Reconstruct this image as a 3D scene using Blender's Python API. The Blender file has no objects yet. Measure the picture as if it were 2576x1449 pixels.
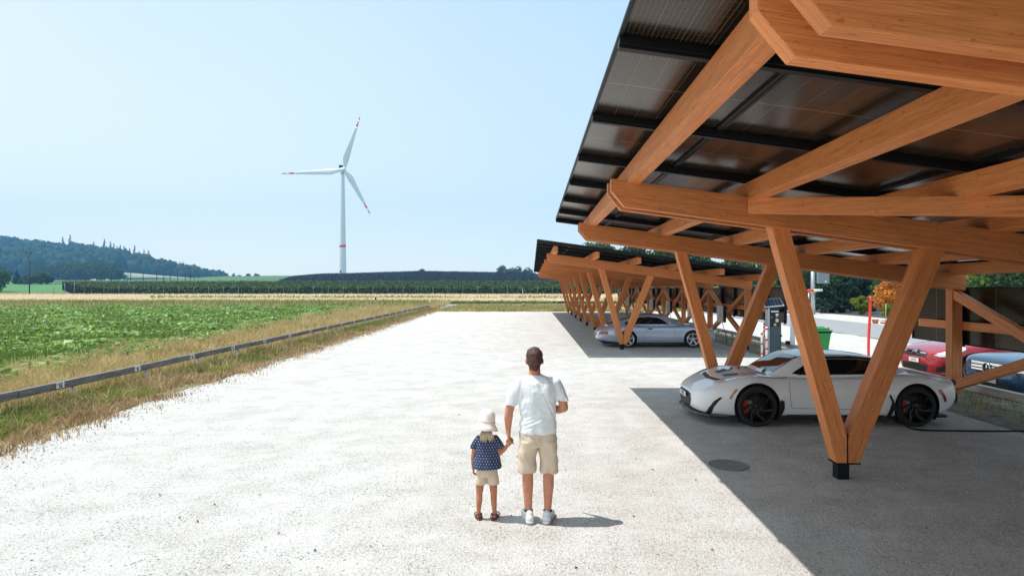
import bpy, bmesh, math, random
import numpy as np
from mathutils import Vector, Matrix, noise
from mathutils.bvhtree import BVHTree
random.seed(7); rng = np.random.default_rng(7)
S = bpy.context.scene; COL = S.collection
R = math.radians; PI = math.pi

# ------------------------------------------------------------------ camera, sky, sun, exposure
FPX, VX, VY, H = 1600.0, 1338.0, 725.0, 2.25      # photo 2576x1449 pixels: focal length, vanishing point, eye height
cam = bpy.data.cameras.new("camera"); camo = bpy.data.objects.new("camera", cam); COL.objects.link(camo)
camo.location = (0, 0, H); camo.rotation_euler = (R(90), 0, 0)
cam.sensor_width = 36; cam.lens = FPX / 2576 * 36; cam.shift_x = -(VX - 1288) / 2576; cam.shift_y = 0
cam.clip_start = 0.05; cam.clip_end = 6000
S.camera = camo
SUN = Vector((-0.44, 0.012, 1.0)).normalized()
el = math.asin(SUN.z)
w = bpy.data.worlds.new("World"); S.world = w; w.use_nodes = True
nt = w.node_tree; nt.nodes.clear()
sky = nt.nodes.new("ShaderNodeTexSky"); sky.sky_type = 'NISHITA'; sky.sun_disc = False
sky.sun_elevation = el; sky.sun_rotation = R(-90); sky.altitude = 400; sky.air_density = 1.0; sky.dust_density = 0.9; sky.ozone_density = 2.6
bg = nt.nodes.new("ShaderNodeBackground"); bg.inputs[1].default_value = 0.138
out = nt.nodes.new("ShaderNodeOutputWorld")
hz = nt.nodes.new("ShaderNodeMix"); hz.data_type = 'RGBA'; hz.inputs[0].default_value = .74;    # thin bright summer haze over the clear sky, thicker low down and towards the sun
tcw = nt.nodes.new("ShaderNodeTexCoord"); spw_ = nt.nodes.new("ShaderNodeSeparateXYZ"); nt.links.new(tcw.outputs['Generated'], spw_.inputs[0])
gx = nt.nodes.new("ShaderNodeMapRange"); gx.inputs[1].default_value = .45; gx.inputs[2].default_value = -.75; nt.links.new(spw_.outputs[0], gx.inputs[0])
gz = nt.nodes.new("ShaderNodeMapRange"); gz.inputs[1].default_value = .42; gz.inputs[2].default_value = -.02; nt.links.new(spw_.outputs[2], gz.inputs[0])
ga = nt.nodes.new("ShaderNodeMath"); ga.operation = 'MULTIPLY_ADD'; ga.inputs[1].default_value = .62; nt.links.new(gx.outputs[0], ga.inputs[0])
gb = nt.nodes.new("ShaderNodeMath"); gb.operation = 'MULTIPLY'; gb.inputs[1].default_value = .62; nt.links.new(gz.outputs[0], gb.inputs[0]); nt.links.new(gb.outputs[0], ga.inputs[2])
cw = nt.nodes.new("ShaderNodeTexNoise"); cw.inputs['Scale'].default_value = 2.2; cw.inputs['Detail'].default_value = 5; nt.links.new(tcw.outputs['Generated'], cw.inputs[0])
cwm = nt.nodes.new("ShaderNodeMath"); cwm.operation = 'MULTIPLY_ADD'; cwm.inputs[1].default_value = .22; cwm.inputs[2].default_value = -.11; nt.links.new(cw.outputs['Fac'], cwm.inputs[0])
gc = nt.nodes.new("ShaderNodeMath"); gc.operation = 'ADD'; gc.use_clamp = True; nt.links.new(ga.outputs[0], gc.inputs[0]); nt.links.new(cwm.outputs[0], gc.inputs[1])
hc = nt.nodes.new("ShaderNodeMix"); hc.data_type = 'RGBA'; hc.inputs[6].default_value = (2.85, 4.3, 5.15, 1); hc.inputs[7].default_value = (5.9, 6.0, 5.5, 1); nt.links.new(gc.outputs[0], hc.inputs[0]); nt.links.new(hc.outputs[2], hz.inputs[7])
nt.links.new(sky.outputs[0], hz.inputs[6]); nt.links.new(hz.outputs[2], bg.inputs[0]); nt.links.new(bg.outputs[0], out.inputs[0])
sun = bpy.data.lights.new("sun", 'SUN'); sun.energy = 3.3; sun.angle = R(0.53); sun.color = (1, .975, .945)
suno = bpy.data.objects.new("sun", sun); COL.objects.link(suno)
suno.rotation_euler = SUN.to_track_quat('Z', 'Y').to_euler()
S.view_settings.view_transform = 'Standard'; S.view_settings.look = 'None'; S.view_settings.gamma = 1
S.view_settings.exposure = 0.6
S.cycles.max_bounces = 8; S.cycles.use_denoising = True

def wx(x, d): return (x - VX) / FPX * d
def wz(y, d): return H - (y - VY) / FPX * d

# ------------------------------------------------------------------ materials
MATS = {}
def pbr(name, col, rough=.6, metal=0, var=0, vscale=5, bump=0, bscale=40, spec=.5, coat=0, col2=None, trans=0, coords='Object', emit=0, stretch=None, bdist=.01):
    m = bpy.data.materials.new(name); m.use_nodes = True; n = m.node_tree.nodes; l = m.node_tree.links
    b = n['Principled BSDF']
    b.inputs['Base Color'].default_value = (*col, 1); b.inputs['Roughness'].default_value = rough
    b.inputs['Metallic'].default_value = metal; b.inputs['Specular IOR Level'].default_value = spec
    b.inputs['Coat Weight'].default_value = coat; b.inputs['Coat Roughness'].default_value = .03
    if emit: b.inputs['Emission Color'].default_value = (*col, 1); b.inputs['Emission Strength'].default_value = emit
    tc = n.new('ShaderNodeTexCoord'); src = tc.outputs[coords]
    if stretch:
        mp = n.new('ShaderNodeMapping'); mp.inputs['Scale'].default_value = stretch; l.new(src, mp.inputs[0]); src = mp.outputs[0]
    if var or col2:
        t = n.new('ShaderNodeTexNoise'); t.inputs['Scale'].default_value = vscale; t.inputs['Detail'].default_value = 8; t.inputs['Roughness'].default_value = .65
        l.new(src, t.inputs['Vector'])
        r = n.new('ShaderNodeValToRGB'); c2 = col2 or tuple(min(1, c * (1 - var)) for c in col)
        c1 = col if col2 else tuple(min(1, c * (1 + var * .6)) for c in col)
        r.color_ramp.elements[0].position = .35; r.color_ramp.elements[1].position = .65
        r.color_ramp.elements[0].color = (*c2, 1); r.color_ramp.elements[1].color = (*c1, 1)
        l.new(t.outputs['Fac'], r.inputs[0]); l.new(r.outputs[0], b.inputs['Base Color'])
        colsrc = r.outputs[0]
    else: colsrc = None
    if bump:
        t2 = n.new('ShaderNodeTexNoise'); t2.inputs['Scale'].default_value = bscale; t2.inputs['Detail'].default_value = 6; l.new(src, t2.inputs['Vector'])
        bp = n.new('ShaderNodeBump'); bp.inputs['Strength'].default_value = bump; bp.inputs['Distance'].default_value = bdist
        l.new(t2.outputs['Fac'], bp.inputs['Height']); l.new(bp.outputs[0], b.inputs['Normal'])
    if trans:
        tr = n.new('ShaderNodeBsdfTranslucent'); mx = n.new('ShaderNodeMixShader'); mx.inputs[0].default_value = trans
        if colsrc: l.new(colsrc, tr.inputs[0])
        else: tr.inputs[0].default_value = (*col, 1)
        o = n['Material Output']; l.new(b.outputs[0], mx.inputs[1]); l.new(tr.outputs[0], mx.inputs[2]); l.new(mx.outputs[0], o.inputs[0])
    MATS[name] = m
    return m

def leafmat(name, c_lo, c_hi, rough=.5, trans=.3, spec=.4, scale=.6):
    """per-leaf colour by island, plus larger patches"""
    m = bpy.data.materials.new(name); m.use_nodes = True; n = m.node_tree.nodes; l = m.node_tree.links
    b = n['Principled BSDF']; b.inputs['Roughness'].default_value = rough; b.inputs['Specular IOR Level'].default_value = spec
    g = n.new('ShaderNodeNewGeometry'); tc = n.new('ShaderNodeTexCoord'); t = n.new('ShaderNodeTexNoise'); t.inputs['Scale'].default_value = scale; t.inputs['Detail'].default_value = 4
    l.new(tc.outputs['Object'], t.inputs['Vector'])
    a = n.new('ShaderNodeMath'); a.operation = 'MULTIPLY_ADD'; a.inputs[1].default_value = .55
    l.new(g.outputs['Random Per Island'], a.inputs[0]); mm = n.new('ShaderNodeMath'); mm.operation = 'MULTIPLY_ADD'; mm.inputs[1].default_value = 1.3; mm.inputs[2].default_value = -.42
    l.new(t.outputs['Fac'], mm.inputs[0]); l.new(mm.outputs[0], a.inputs[2])
    r = n.new('ShaderNodeValToRGB'); r.color_ramp.elements[0].color = (*c_lo, 1); r.color_ramp.elements[1].color = (*c_hi, 1)
    l.new(a.outputs[0], r.inputs[0]); l.new(r.outputs[0], b.inputs['Base Color'])
    tr = n.new('ShaderNodeBsdfTranslucent'); mx = n.new('ShaderNodeMixShader'); mx.inputs[0].default_value = trans
    l.new(r.outputs[0], tr.inputs[0]); o = n['Material Output']; l.new(b.outputs[0], mx.inputs[1]); l.new(tr.outputs[0], mx.inputs[2]); l.new(mx.outputs[0], o.inputs[0])
    return m

def mat_wood():
    m = bpy.data.materials.new('timber'); m.use_nodes = True; n = m.node_tree.nodes; l = m.node_tree.links
    b = n['Principled BSDF']; b.inputs['Roughness'].default_value = .55; b.inputs['Specular IOR Level'].default_value = .3
    uv = n.new('ShaderNodeUVMap'); oi = n.new('ShaderNodeObjectInfo')
    ad = n.new('ShaderNodeVectorMath'); ad.operation = 'ADD'
    cb = n.new('ShaderNodeCombineXYZ'); m1 = n.new('ShaderNodeMath'); m1.operation = 'MULTIPLY'; m1.inputs[1].default_value = 37
    l.new(oi.outputs['Random'], m1.inputs[0]); l.new(m1.outputs[0], cb.inputs[0]); l.new(m1.outputs[0], cb.inputs[1])
    l.new(uv.outputs[0], ad.inputs[0]); l.new(cb.outputs[0], ad.inputs[1])
    def nz(sx, sy, det, sc=1):
        mp = n.new('ShaderNodeMapping'); mp.inputs['Scale'].default_value = (sx, sy, 1); l.new(ad.outputs[0], mp.inputs[0])
        t = n.new('ShaderNodeTexNoise'); t.inputs['Scale'].default_value = sc; t.inputs['Detail'].default_value = det; l.new(mp.outputs[0], t.inputs['Vector']); return t.outputs['Fac']
    a = nz(1.3, 30, 8); c = nz(5, 120, 4); d = nz(14, 30, 2)
    r = n.new('ShaderNodeValToRGB'); e = r.color_ramp.elements
    e[0].position = .22; e[0].color = (.58, .178, .052, 1); e[1].position = .78; e[1].color = (.84, .34, .122, 1)
    x = e.new(.5); x.color = (.75, .26, .083, 1)
    l.new(a, r.inputs[0])
    r2 = n.new('ShaderNodeValToRGB'); r2.color_ramp.elements[0].position = .35; r2.color_ramp.elements[0].color = (.78, .74, .7, 1); r2.color_ramp.elements[1].position = .6; r2.color_ramp.elements[1].color = (1, 1, 1, 1); l.new(c, r2.inputs[0])
    r3 = n.new('ShaderNodeValToRGB'); r3.color_ramp.elements[0].position = .27; r3.color_ramp.elements[0].color = (.72, .62, .55, 1); r3.color_ramp.elements[1].position = .36; r3.color_ramp.elements[1].color = (1, 1, 1, 1); l.new(d, r3.inputs[0])
    mu = n.new('ShaderNodeMix'); mu.data_type = 'RGBA'; mu.blend_type = 'MULTIPLY'; mu.inputs[0].default_value = 1; l.new(r.outputs[0], mu.inputs[6]); l.new(r2.outputs[0], mu.inputs[7])
    mv = n.new('ShaderNodeMix'); mv.data_type = 'RGBA'; mv.blend_type = 'MULTIPLY'; mv.inputs[0].default_value = 1; l.new(mu.outputs[2], mv.inputs[6]); l.new(r3.outputs[0], mv.inputs[7])
    # individual laminations and beams differ a little in tone
    h = n.new('ShaderNodeHueSaturation'); hm = n.new('ShaderNodeMapRange'); hm.inputs['To Min'].default_value = .85; hm.inputs['To Max'].default_value = 1.12; l.new(oi.outputs['Random'], hm.inputs[0]); l.new(hm.outputs[0], h.inputs['Value']); l.new(mv.outputs[2], h.inputs['Color'])
    l.new(h.outputs[0], b.inputs['Base Color'])
    bp = n.new('ShaderNodeBump'); bp.inputs['Strength'].default_value = .15; bp.inputs['Distance'].default_value = .003; l.new(c, bp.inputs['Height']); l.new(bp.outputs[0], b.inputs['Normal'])
    return m
WOOD = mat_wood()

def mat_cells():
    m = bpy.data.materials.new('solar_cells'); m.use_nodes = True; n = m.node_tree.nodes; l = m.node_tree.links
    b = n['Principled BSDF']; b.inputs['Roughness'].default_value = .2; b.inputs['Specular IOR Level'].default_value = .30; b.inputs['IOR'].default_value = 1.5; b.inputs['Specular Tint'].default_value = (1, .84, .70, 1)
    uv = n.new('ShaderNodeUVMap'); sp = n.new('ShaderNodeSeparateXYZ'); l.new(uv.outputs[0], sp.inputs[0])
    def line(src, period, width):
        a = n.new('ShaderNodeMath'); a.operation = 'MULTIPLY'; a.inputs[1].default_value = 1 / period; l.new(src, a.inputs[0])
        f = n.new('ShaderNodeMath'); f.operation = 'FRACT'; l.new(a.outputs[0], f.inputs[0])
        c = n.new('ShaderNodeMath'); c.operation = 'LESS_THAN'; c.inputs[1].default_value = width / period; l.new(f.outputs[0], c.inputs[0]); return c.outputs[0]
    def mx(a, b_, op='MAXIMUM'):
        c = n.new('ShaderNodeMath'); c.operation = op; l.new(a, c.inputs[0])
        if isinstance(b_, float): c.inputs[1].default_value = b_
        else: l.new(b_, c.inputs[1])
        return c.outputs[0]
    bus = mx(line(sp.outputs[0], .0303, .006), .22, 'MULTIPLY'); cell = mx(line(sp.outputs[0], .182, .004), .55, 'MULTIPLY'); cell2 = mx(line(sp.outputs[1], .091, .0025), .35, 'MULTIPLY'); mid = line(sp.outputs[1], .86, .010)
    fac = mx(mx(bus, cell), mx(cell2, mid))
    mix = n.new('ShaderNodeMix'); mix.data_type = 'RGBA'; mix.inputs[6].default_value = (.020, .013, .008, 1); mix.inputs[7].default_value = (.24, .175, .125, 1)
    l.new(fac, mix.inputs[0]); l.new(mix.outputs[2], b.inputs['Base Color'])
    return m
CELLS = mat_cells()

def mat_gravel():
    m = bpy.data.materials.new('gravel'); m.use_nodes = True; n = m.node_tree.nodes; l = m.node_tree.links
    b = n['Principled BSDF']; b.inputs['Roughness'].default_value = .95; b.inputs['Specular IOR Level'].default_value = .1
    tc = n.new('ShaderNodeTexCoord'); P = tc.outputs['Object']
    def nz(sc, det=6, ro=.6, st=None):
        t = n.new('ShaderNodeTexNoise'); t.inputs['Scale'].default_value = sc; t.inputs['Detail'].default_value = det; t.inputs['Roughness'].default_value = ro
        if st:
            mp = n.new('ShaderNodeMapping'); mp.inputs['Scale'].default_value = st; l.new(P, mp.inputs[0]); l.new(mp.outputs[0], t.inputs['Vector'])
        else: l.new(P, t.inputs['Vector'])
        return t.outputs['Fac']
    def ramp(f, p0, c0, p1, c1):
        r = n.new('ShaderNodeValToRGB'); e = r.color_ramp.elements; e[0].position = p0; e[0].color = (*c0, 1); e[1].position = p1; e[1].color = (*c1, 1); l.new(f, r.inputs[0]); return r.outputs[0]
    def mul(a, c, f=1):
        k = n.new('ShaderNodeMix'); k.data_type = 'RGBA'; k.blend_type = 'MULTIPLY'; k.inputs[0].default_value = f; l.new(a, k.inputs[6]); l.new(c, k.inputs[7]); return k.outputs[2]
    base = ramp(nz(.7, 9, .8, (1, .7, 1)), .3, (.60, .565, .515), .62, (.70, .685, .655))
    dirt = ramp(nz(2.6, 9, .8, (.8, 1.4, 1)), .30, (.66, .61, .54), .46, (1, 1, 1))
    track = ramp(nz(.9, 6, .7, (.8, 1.6, 1)), .36, (.93, .92, .90), .55, (1, 1, 1))
    wv = n.new('ShaderNodeTexWave'); wv.wave_type = 'RINGS'; wv.rings_direction = 'Z'; wv.inputs['Scale'].default_value = .42; wv.inputs['Distortion'].default_value = 2.2; wv.inputs['Detail'].default_value = 3; wv.inputs['Detail Scale'].default_value = .35
    mpw = n.new('ShaderNodeMapping'); mpw.inputs['Location'].default_value = (14, -26, 0); l.new(P, mpw.inputs[0]); l.new(mpw.outputs[0], wv.inputs[0])
    base = mul(base, ramp(wv.outputs['Fac'], .0, (.90, .89, .875), .16, (1, 1, 1)), .28)
    fleck = ramp(nz(30, 5, .8), .40, (.30, .26, .22), .485, (1, 1, 1))
    fine = ramp(nz(85, 4, .75), .40, (.45, .42, .38), .52, (1, 1, 1))
    where = n.new('ShaderNodeMapRange'); where.inputs[1].default_value = .38; where.inputs[2].default_value = .62; where.inputs[3].default_value = .25; where.inputs[4].default_value = 1.0; l.new(nz(1.6, 6, .7), where.inputs[0])
    spk = mul(fleck, fine, .8); ws = n.new('ShaderNodeMix'); ws.data_type = 'RGBA'; ws.inputs[6].default_value = (1, 1, 1, 1); l.new(where.outputs[0], ws.inputs[0]); l.new(spk, ws.inputs[7])
    col = mul(mul(mul(base, dirt, .6), track, .8), ws.outputs[2], .85)
    l.new(col, b.inputs['Base Color'])
    v = n.new('ShaderNodeTexVoronoi'); v.inputs['Scale'].default_value = 55; l.new(P, v.inputs['Vector'])
    ad = n.new('ShaderNodeMath'); ad.operation = 'MULTIPLY_ADD'; ad.inputs[1].default_value = .5; l.new(v.outputs['Distance'], ad.inputs[0]); l.new(nz(18, 8, .75), ad.inputs[2])
    ad2 = n.new('ShaderNodeMath'); ad2.operation = 'MULTIPLY_ADD'; ad2.inputs[1].default_value = 1.5; l.new(nz(3.5, 4, .6, (.7, 1.2, 1)), ad2.inputs[0]); l.new(ad.outputs[0], ad2.inputs[2])
    bp = n.new('ShaderNodeBump'); bp.inputs['Strength'].default_value = .75; bp.inputs['Distance'].default_value = .03; l.new(ad2.outputs[0], bp.inputs['Height']); l.new(bp.outputs[0], b.inputs['Normal'])
    return m
GRAVEL = mat_gravel()

BLACK = pbr('black_metal', (.006, .006, .0065), .5, .0, spec=.22)
STEEL = pbr('galvanised_steel', (.48, .5, .52), .45, .75, var=.25, vscale=9)
WEATHERED = pbr('weathered_wood', (.26, .235, .21), .85, col2=(.10, .085, .075), vscale=3, coords='Object', stretch=(10, .8, 10), bump=.4, bscale=18)
WHITEP = pbr('white_paint', (.8, .8, .79), .4, var=.04)
REDP = pbr('red_paint', (.75, .035, .02), .4)
GRASSL = leafmat('dry_grass_blades', (.30, .25, .07), (.86, .64, .34), .8, .42, .1, .8)
GREENG = leafmat('green_grass_blades', (.08, .13, .02), (.42, .46, .12), .8, .4, .1, .5)
VERGEL = leafmat('verge_grass_blades', (.16, .10, .035), (.78, .56, .32), .85, .35, .1, 1.6)
BEET = leafmat('beet_leaves', (.014, .05, .003), (.20, .345, .014), .42, .28, .45, .5)
_r = [q for q in BEET.node_tree.nodes if q.type == 'VALTORGB'][0].color_ramp; _r.elements[1].position = .74; _e = _r.elements.new(.90); _e.color = (.42, .52, .24, 1)  # palest leaves: sky glints painted into the colour, along with dry leaves

# ------------------------------------------------------------------ mesh helpers
def link(name, me, mats, parent=None, smooth=False):
    o = bpy.data.objects.new(name, me); COL.objects.link(o)
    for m in (mats if isinstance(mats, (list, tuple)) else [mats]): me.materials.append(m)
    if parent: o.parent = parent
    if smooth: me.polygons.foreach_set('use_smooth', [True] * len(me.polygons))
    return o
def tag(o, label=None, cat=None, group=None, kind=None):
    if label: o['label'] = label
    if cat: o['category'] = cat
    if group: o['group'] = group
    if kind: o['kind'] = kind
    return o
def empty(name, loc=(0, 0, 0), rz=0, label=None, cat=None, group=None):
    o = bpy.data.objects.new(name, None); COL.objects.link(o); o.location = loc; o.rotation_euler = (0, 0, rz); o.empty_display_size = .2
    return tag(o, label, cat, group)
def copy_tree(o, parent=None):
    c = o.copy(); COL.objects.link(c)
    if parent: c.parent = parent
    for ch in list(o.children): copy_tree(ch, c)
    return c
def b2m(name, bm, mats, parent=None, smooth=False, sharp=None):
    me = bpy.data.meshes.new(name); bmesh.ops.recalc_face_normals(bm, faces=bm.faces); bm.to_mesh(me); bm.free()
    o = link(name, me, mats, parent, smooth)
    if sharp is not None: me.polygons.foreach_set('use_smooth', [True] * len(me.polygons)); me.set_sharp_from_angle(angle=R(sharp))
    return o
def box(bm, x0, x1, y0, y1, z0, z1, mi=0, bev=0):
    vs = [bm.verts.new((x, y, z)) for z in (z0, z1) for y in (y0, y1) for x in (x0, x1)]
    fs = []
    for q in ((0, 2, 3, 1), (4, 5, 7, 6), (0, 1, 5, 4), (2, 6, 7, 3), (0, 4, 6, 2), (1, 3, 7, 5)):
        f = bm.faces.new([vs[i] for i in q]); f.material_index = mi; fs.append(f)
    if bev:
        es = list({e for f in fs for e in f.edges}); bmesh.ops.bevel(bm, geom=es, offset=bev, segments=2, affect='EDGES', profile=.6)
    return vs
def prism(bm, pts, vec, bev=0, mi=0):
    """closed polygon of 3-D points swept along vec"""
    vec = Vector(vec); a = [bm.verts.new(p) for p in pts]; b = [bm.verts.new(Vector(p) + vec) for p in pts]; n = len(pts)
    fs = [bm.faces.new(a), bm.faces.new(b[::-1])] + [bm.faces.new((a[i], b[i], b[(i + 1) % n], a[(i + 1) % n])) for i in range(n)]
    for f in fs: f.material_index = mi
    if bev:
        es = list({e for f in fs for e in f.edges}); bmesh.ops.bevel(bm, geom=es, offset=bev, segments=2, affect='EDGES', profile=.6)
def tube(bm, pts, rs, seg=12, cap=True, mi=0):
    pts = [Vector(p) for p in pts]; n = len(pts)
    if not hasattr(rs, '__len__'): rs = [rs] * n
    rings = []; up = None
    for i, p in enumerate(pts):
        t = (pts[min(i + 1, n - 1)] - pts[max(i - 1, 0)]).normalized()
        if up is None: up = Vector((0, 0, 1)) if abs(t.z) < .9 else Vector((1, 0, 0))
        s = t.cross(up).normalized(); up2 = s.cross(t).normalized(); up = up2
        rings.append([bm.verts.new(p + s * math.cos(a) * rs[i] + up2 * math.sin(a) * rs[i]) for a in [2 * PI * k / seg for k in range(seg)]])
    for i in range(n - 1):
        for k in range(seg):
            f = bm.faces.new((rings[i][k], rings[i][(k + 1) % seg], rings[i + 1][(k + 1) % seg], rings[i + 1][k])); f.material_index = mi; f.smooth = True
    if cap:
        for r in (rings[0][::-1], rings[-1]): f = bm.faces.new(r); f.material_index = mi
def lathe(bm, prof, seg=32, axis='z', c=(0, 0, 0), mi=0):
    """prof: (r, h) pairs revolved round the axis"""
    c = Vector(c); rings = []
    for r, h in prof:
        ring = []
        for k in range(seg):
            a = 2 * PI * k / seg; u, v = r * math.cos(a), r * math.sin(a)
            p = (u, v, h) if axis == 'z' else ((u, h, v) if axis == 'y' else (h, u, v))
            ring.append(bm.verts.new(c + Vector(p)))
        rings.append(ring)
    for i in range(len(rings) - 1):
        for k in range(seg):
            f = bm.faces.new((rings[i][k], rings[i][(k + 1) % seg], rings[i + 1][(k + 1) % seg], rings[i + 1][k])); f.material_index = mi; f.smooth = True
def grain(o, d):
    me = o.data; d = Vector(d).normalized(); uv = me.uv_layers.new(name='UVMap')
    for p in me.polygons:
        nrm = p.normal; v = nrm.cross(d)
        if v.length < .3: v = Vector((1, 0, 0)) if abs(nrm.x) < .7 else Vector((0, 1, 0)); u = nrm.cross(v)
        else: u = d
        v.normalize()
        off = Vector((abs(nrm.x) * 3.1, abs(nrm.y) * 5.3))
        for li in p.loop_indices:
            co = me.vertices[me.loops[li].vertex_index].co
            uv.data[li].uv = (co.dot(u) + off.x, co.dot(v) + off.y)
    return o
def text_mesh(name, s, size, mat, parent, loc, rot, depth=.001):
    cu = bpy.data.curves.new(name, 'FONT'); cu.body = s; cu.size = size; cu.extrude = depth; cu.align_x = 'CENTER'; cu.align_y = 'CENTER'
    t = bpy.data.objects.new(name, cu); COL.objects.link(t)
    dg = bpy.context.evaluated_depsgraph_get(); me = bpy.data.meshes.new_from_object(t.evaluated_get(dg))
    bpy.data.objects.remove(t); me.materials.clear()
    o = link(name, me, mat, parent); o.location = loc; o.rotation_euler = rot
    return o
def np_mesh(name, V, F, mats, parent=None, smooth=False, mi=None):
    """V (n,3), F (m,k) all faces with k corners"""
    me = bpy.data.meshes.new(name); m, k = F.shape
    me.vertices.add(len(V)); me.vertices.foreach_set('co', np.ascontiguousarray(V, dtype=np.float32).ravel())
    me.loops.add(m * k); me.loops.foreach_set('vertex_index', np.ascontiguousarray(F, dtype=np.int32).ravel())
    me.polygons.add(m); me.polygons.foreach_set('loop_start', np.arange(0, m * k, k, dtype=np.int32))
    if mi is not None: me.polygons.foreach_set('material_index', np.asarray(mi, dtype=np.int32))
    me.update(calc_edges=True); me.validate()
    return link(name, me, mats, parent, smooth)
def unit(a): return a / np.maximum(np.linalg.norm(a, axis=1, keepdims=True), 1e-9)
def leaves(C, size, asp=.55, updir=0.0, bend=0):
    """diamond leaves at C; returns V, F"""
    n = len(C); size = np.broadcast_to(np.asarray(size, float), (n,))[:, None]
    u = rng.normal(size=(n, 3)); u[:, 2] *= (1 - updir); u = unit(u)
    t = rng.normal(size=(n, 3)); t[:, 2] *= (1 - updir) ; v = unit(np.cross(u, t)) if updir < .5 else unit(np.cross(u, np.array([0, 0, 1.]) + .5 * rng.normal(size=(n, 3))))
    V = np.stack([C - u * size, C + v * size * asp, C + u * size, C - v * size * asp], 1).reshape(-1, 3)
    return V, np.arange(4 * n).reshape(n, 4)
def blades(P, h, wd, lean=.35):
    """grass blades: bent 2-segment tapered strips"""
    n = len(P); h = np.broadcast_to(h, (n,))[:, None]; wd = np.broadcast_to(wd, (n,))[:, None]
    a = rng.uniform(0, 2 * PI, n); s = np.stack([np.cos(a), np.sin(a), 0 * a], 1)
    b = rng.uniform(0, 2 * PI, n); L = np.stack([np.cos(b), np.sin(b), 0 * b], 1) * (rng.uniform(0, lean, n)[:, None])
    up = np.array([0, 0, 1.])
    m = P + (up * .55 + L * .3) * h; t = P + (up * (1 - .25 * np.linalg.norm(L, axis=1, keepdims=True)) + L) * h
    V = np.stack([P - s * wd, P + s * wd, m + s * wd * .8, m - s * wd * .8, t + s * wd * .15, t - s * wd * .15], 1).reshape(-1, 3)
    i = np.arange(n)[:, None] * 6; F = np.concatenate([i + np.array([[0, 1, 2, 3]]), i + np.array([[3, 2, 4, 5]])], 0)
    return V, F

# ------------------------------------------------------------------ terrain
_ang = np.array([-900, 0, 200, 400, 560, 700, 860, 1060, 1240, 1400, 1700, 2600.])
_el = np.array([20, 21, 19, 22, 29, 31, 31, 37, 34, 28, 22, 14.])
def terr(x, y):
    x = np.asarray(x, float); y = np.asarray(y, float)
    px = VX + x / np.maximum(y, 1) * FPX
    zr = H + np.interp(px, _ang, _el) / FPX * 450
    t = np.clip((y - 200) / 250, 0, 1); s = t * t * (3 - 2 * t) * .55 + t * .45
    return zr * s - np.clip(y - 450, 0, 400) * .03 * (y > 450)
def sheet(name, xs, ys, zoff, mat, kind='structure', label=None, fx=None):
    X, Y = np.meshgrid(xs, ys); 
    if fx: X, Y = fx(X, Y)
    Z = terr(X, Y) + zoff; V = np.stack([X, Y, Z], 2).reshape(-1, 3)
    nx, ny = len(xs), len(ys); i = (np.arange(ny - 1)[:, None] * nx + np.arange(nx - 1)[None]).ravel()
    F = np.stack([i, i + 1, i + nx + 1, i + nx], 1)
    return tag(np_mesh(name, V, F, mat, smooth=True), kind=kind)
SOIL = pbr('field_earth', (.16, .19, .06), .95, col2=(.09, .12, .035), vscale=.05, coords='Object')
sheet('ground', np.concatenate([[-3000, -2000, -1200], np.linspace(-800, 800, 81), [1200, 2000, 3000]]), np.concatenate([[-60, 0, 100], np.linspace(180, 520, 35), np.linspace(560, 900, 8), [1400, 3000]]), -.012, SOIL)
# gravel lot with a ragged left edge
def edgeX(d): return -7.15 - .037 * d
gv = sheet('gravel_lot', np.linspace(0, 1, 60), np.concatenate([np.linspace(-12, 20, 60), np.linspace(20.5, 60.5, 70)]), 0, GRAVEL,
           fx=lambda X, Y: (edgeX(Y) + np.sin(Y * 1.3) * .10 + np.sin(Y * 3.7 + 1) * .07 + X * (15.3 - edgeX(Y)), Y + np.where(Y > 60, np.sin(X * 60) * .25, 0)))
ROADM = pbr('asphalt', (.30, .30, .30), .9, var=.12, vscale=2, bump=.3, bscale=60, spec=.2)
def flat(name, x0, x1, y0, y1, z, mat, kind='structure'):
    bm = bmesh.new(); bm.faces.new([bm.verts.new(p) for p in ((x0, y0, z), (x1, y0, z), (x1, y1, z), (x0, y1, z))])
    return tag(b2m(name, bm, mat), kind=kind)
flat('cross_road', -220, 200, 80, 88.5, .006, ROADM)
flat('access_road', 15.4, 21.2, -10, 80, .005, ROADM)
flat('gravel_verge', 21.25, 26.2, -10, 79.5, .003, GRAVEL)
PALEG = pbr('pale_verge', (.55, .52, .46), .95, var=.2, vscale=2)
WHEATM = pbr('ripe_wheat', (.80, .66, .49), .95, col2=(.68, .53, .36), vscale=.9, stretch=(.25, 1, 1), bump=.6, bscale=3, bdist=.15)
sheet('wheat_field', np.linspace(-260, 200, 60), np.linspace(93, 180, 40), .35, WHEATM)
CLOTH = pbr('nursery_fabric', (.05, .05, .052), .9, var=.3, vscale=2)
sheet('weedy_edge', np.linspace(7.6, 9.6, 9), np.linspace(2, 60, 60), .004, pbr('weedy_soil', (.30, .27, .22), .95, col2=(.10, .085, .055), vscale=4, bump=.8, bscale=30, bdist=.03))
flat('nursery_ground', 26.25, 80, 12, 79, .006, CLOTH)
FIELDG = pbr('bright_green_field', (.062, .20, .028), .9, col2=(.048, .16, .024), vscale=.12, bump=.4, bscale=2)
FIELDG2 = pbr('mid_green_field', (.07, .15, .04), .9, col2=(.05, .12, .035), vscale=.1)
sheet('green_field', np.linspace(0, 1, 40), np.linspace(235, 330, 30), .05, FIELDG, fx=lambda X, Y: ((-1500 + X * 900) / 1600 * Y, Y))
sheet('upper_green_field', np.linspace(0, 1, 60), np.linspace(331, 420, 30), .05, FIELDG2, fx=lambda X, Y: ((-1900 + X * 1450) / 1600 * Y, Y))
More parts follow.
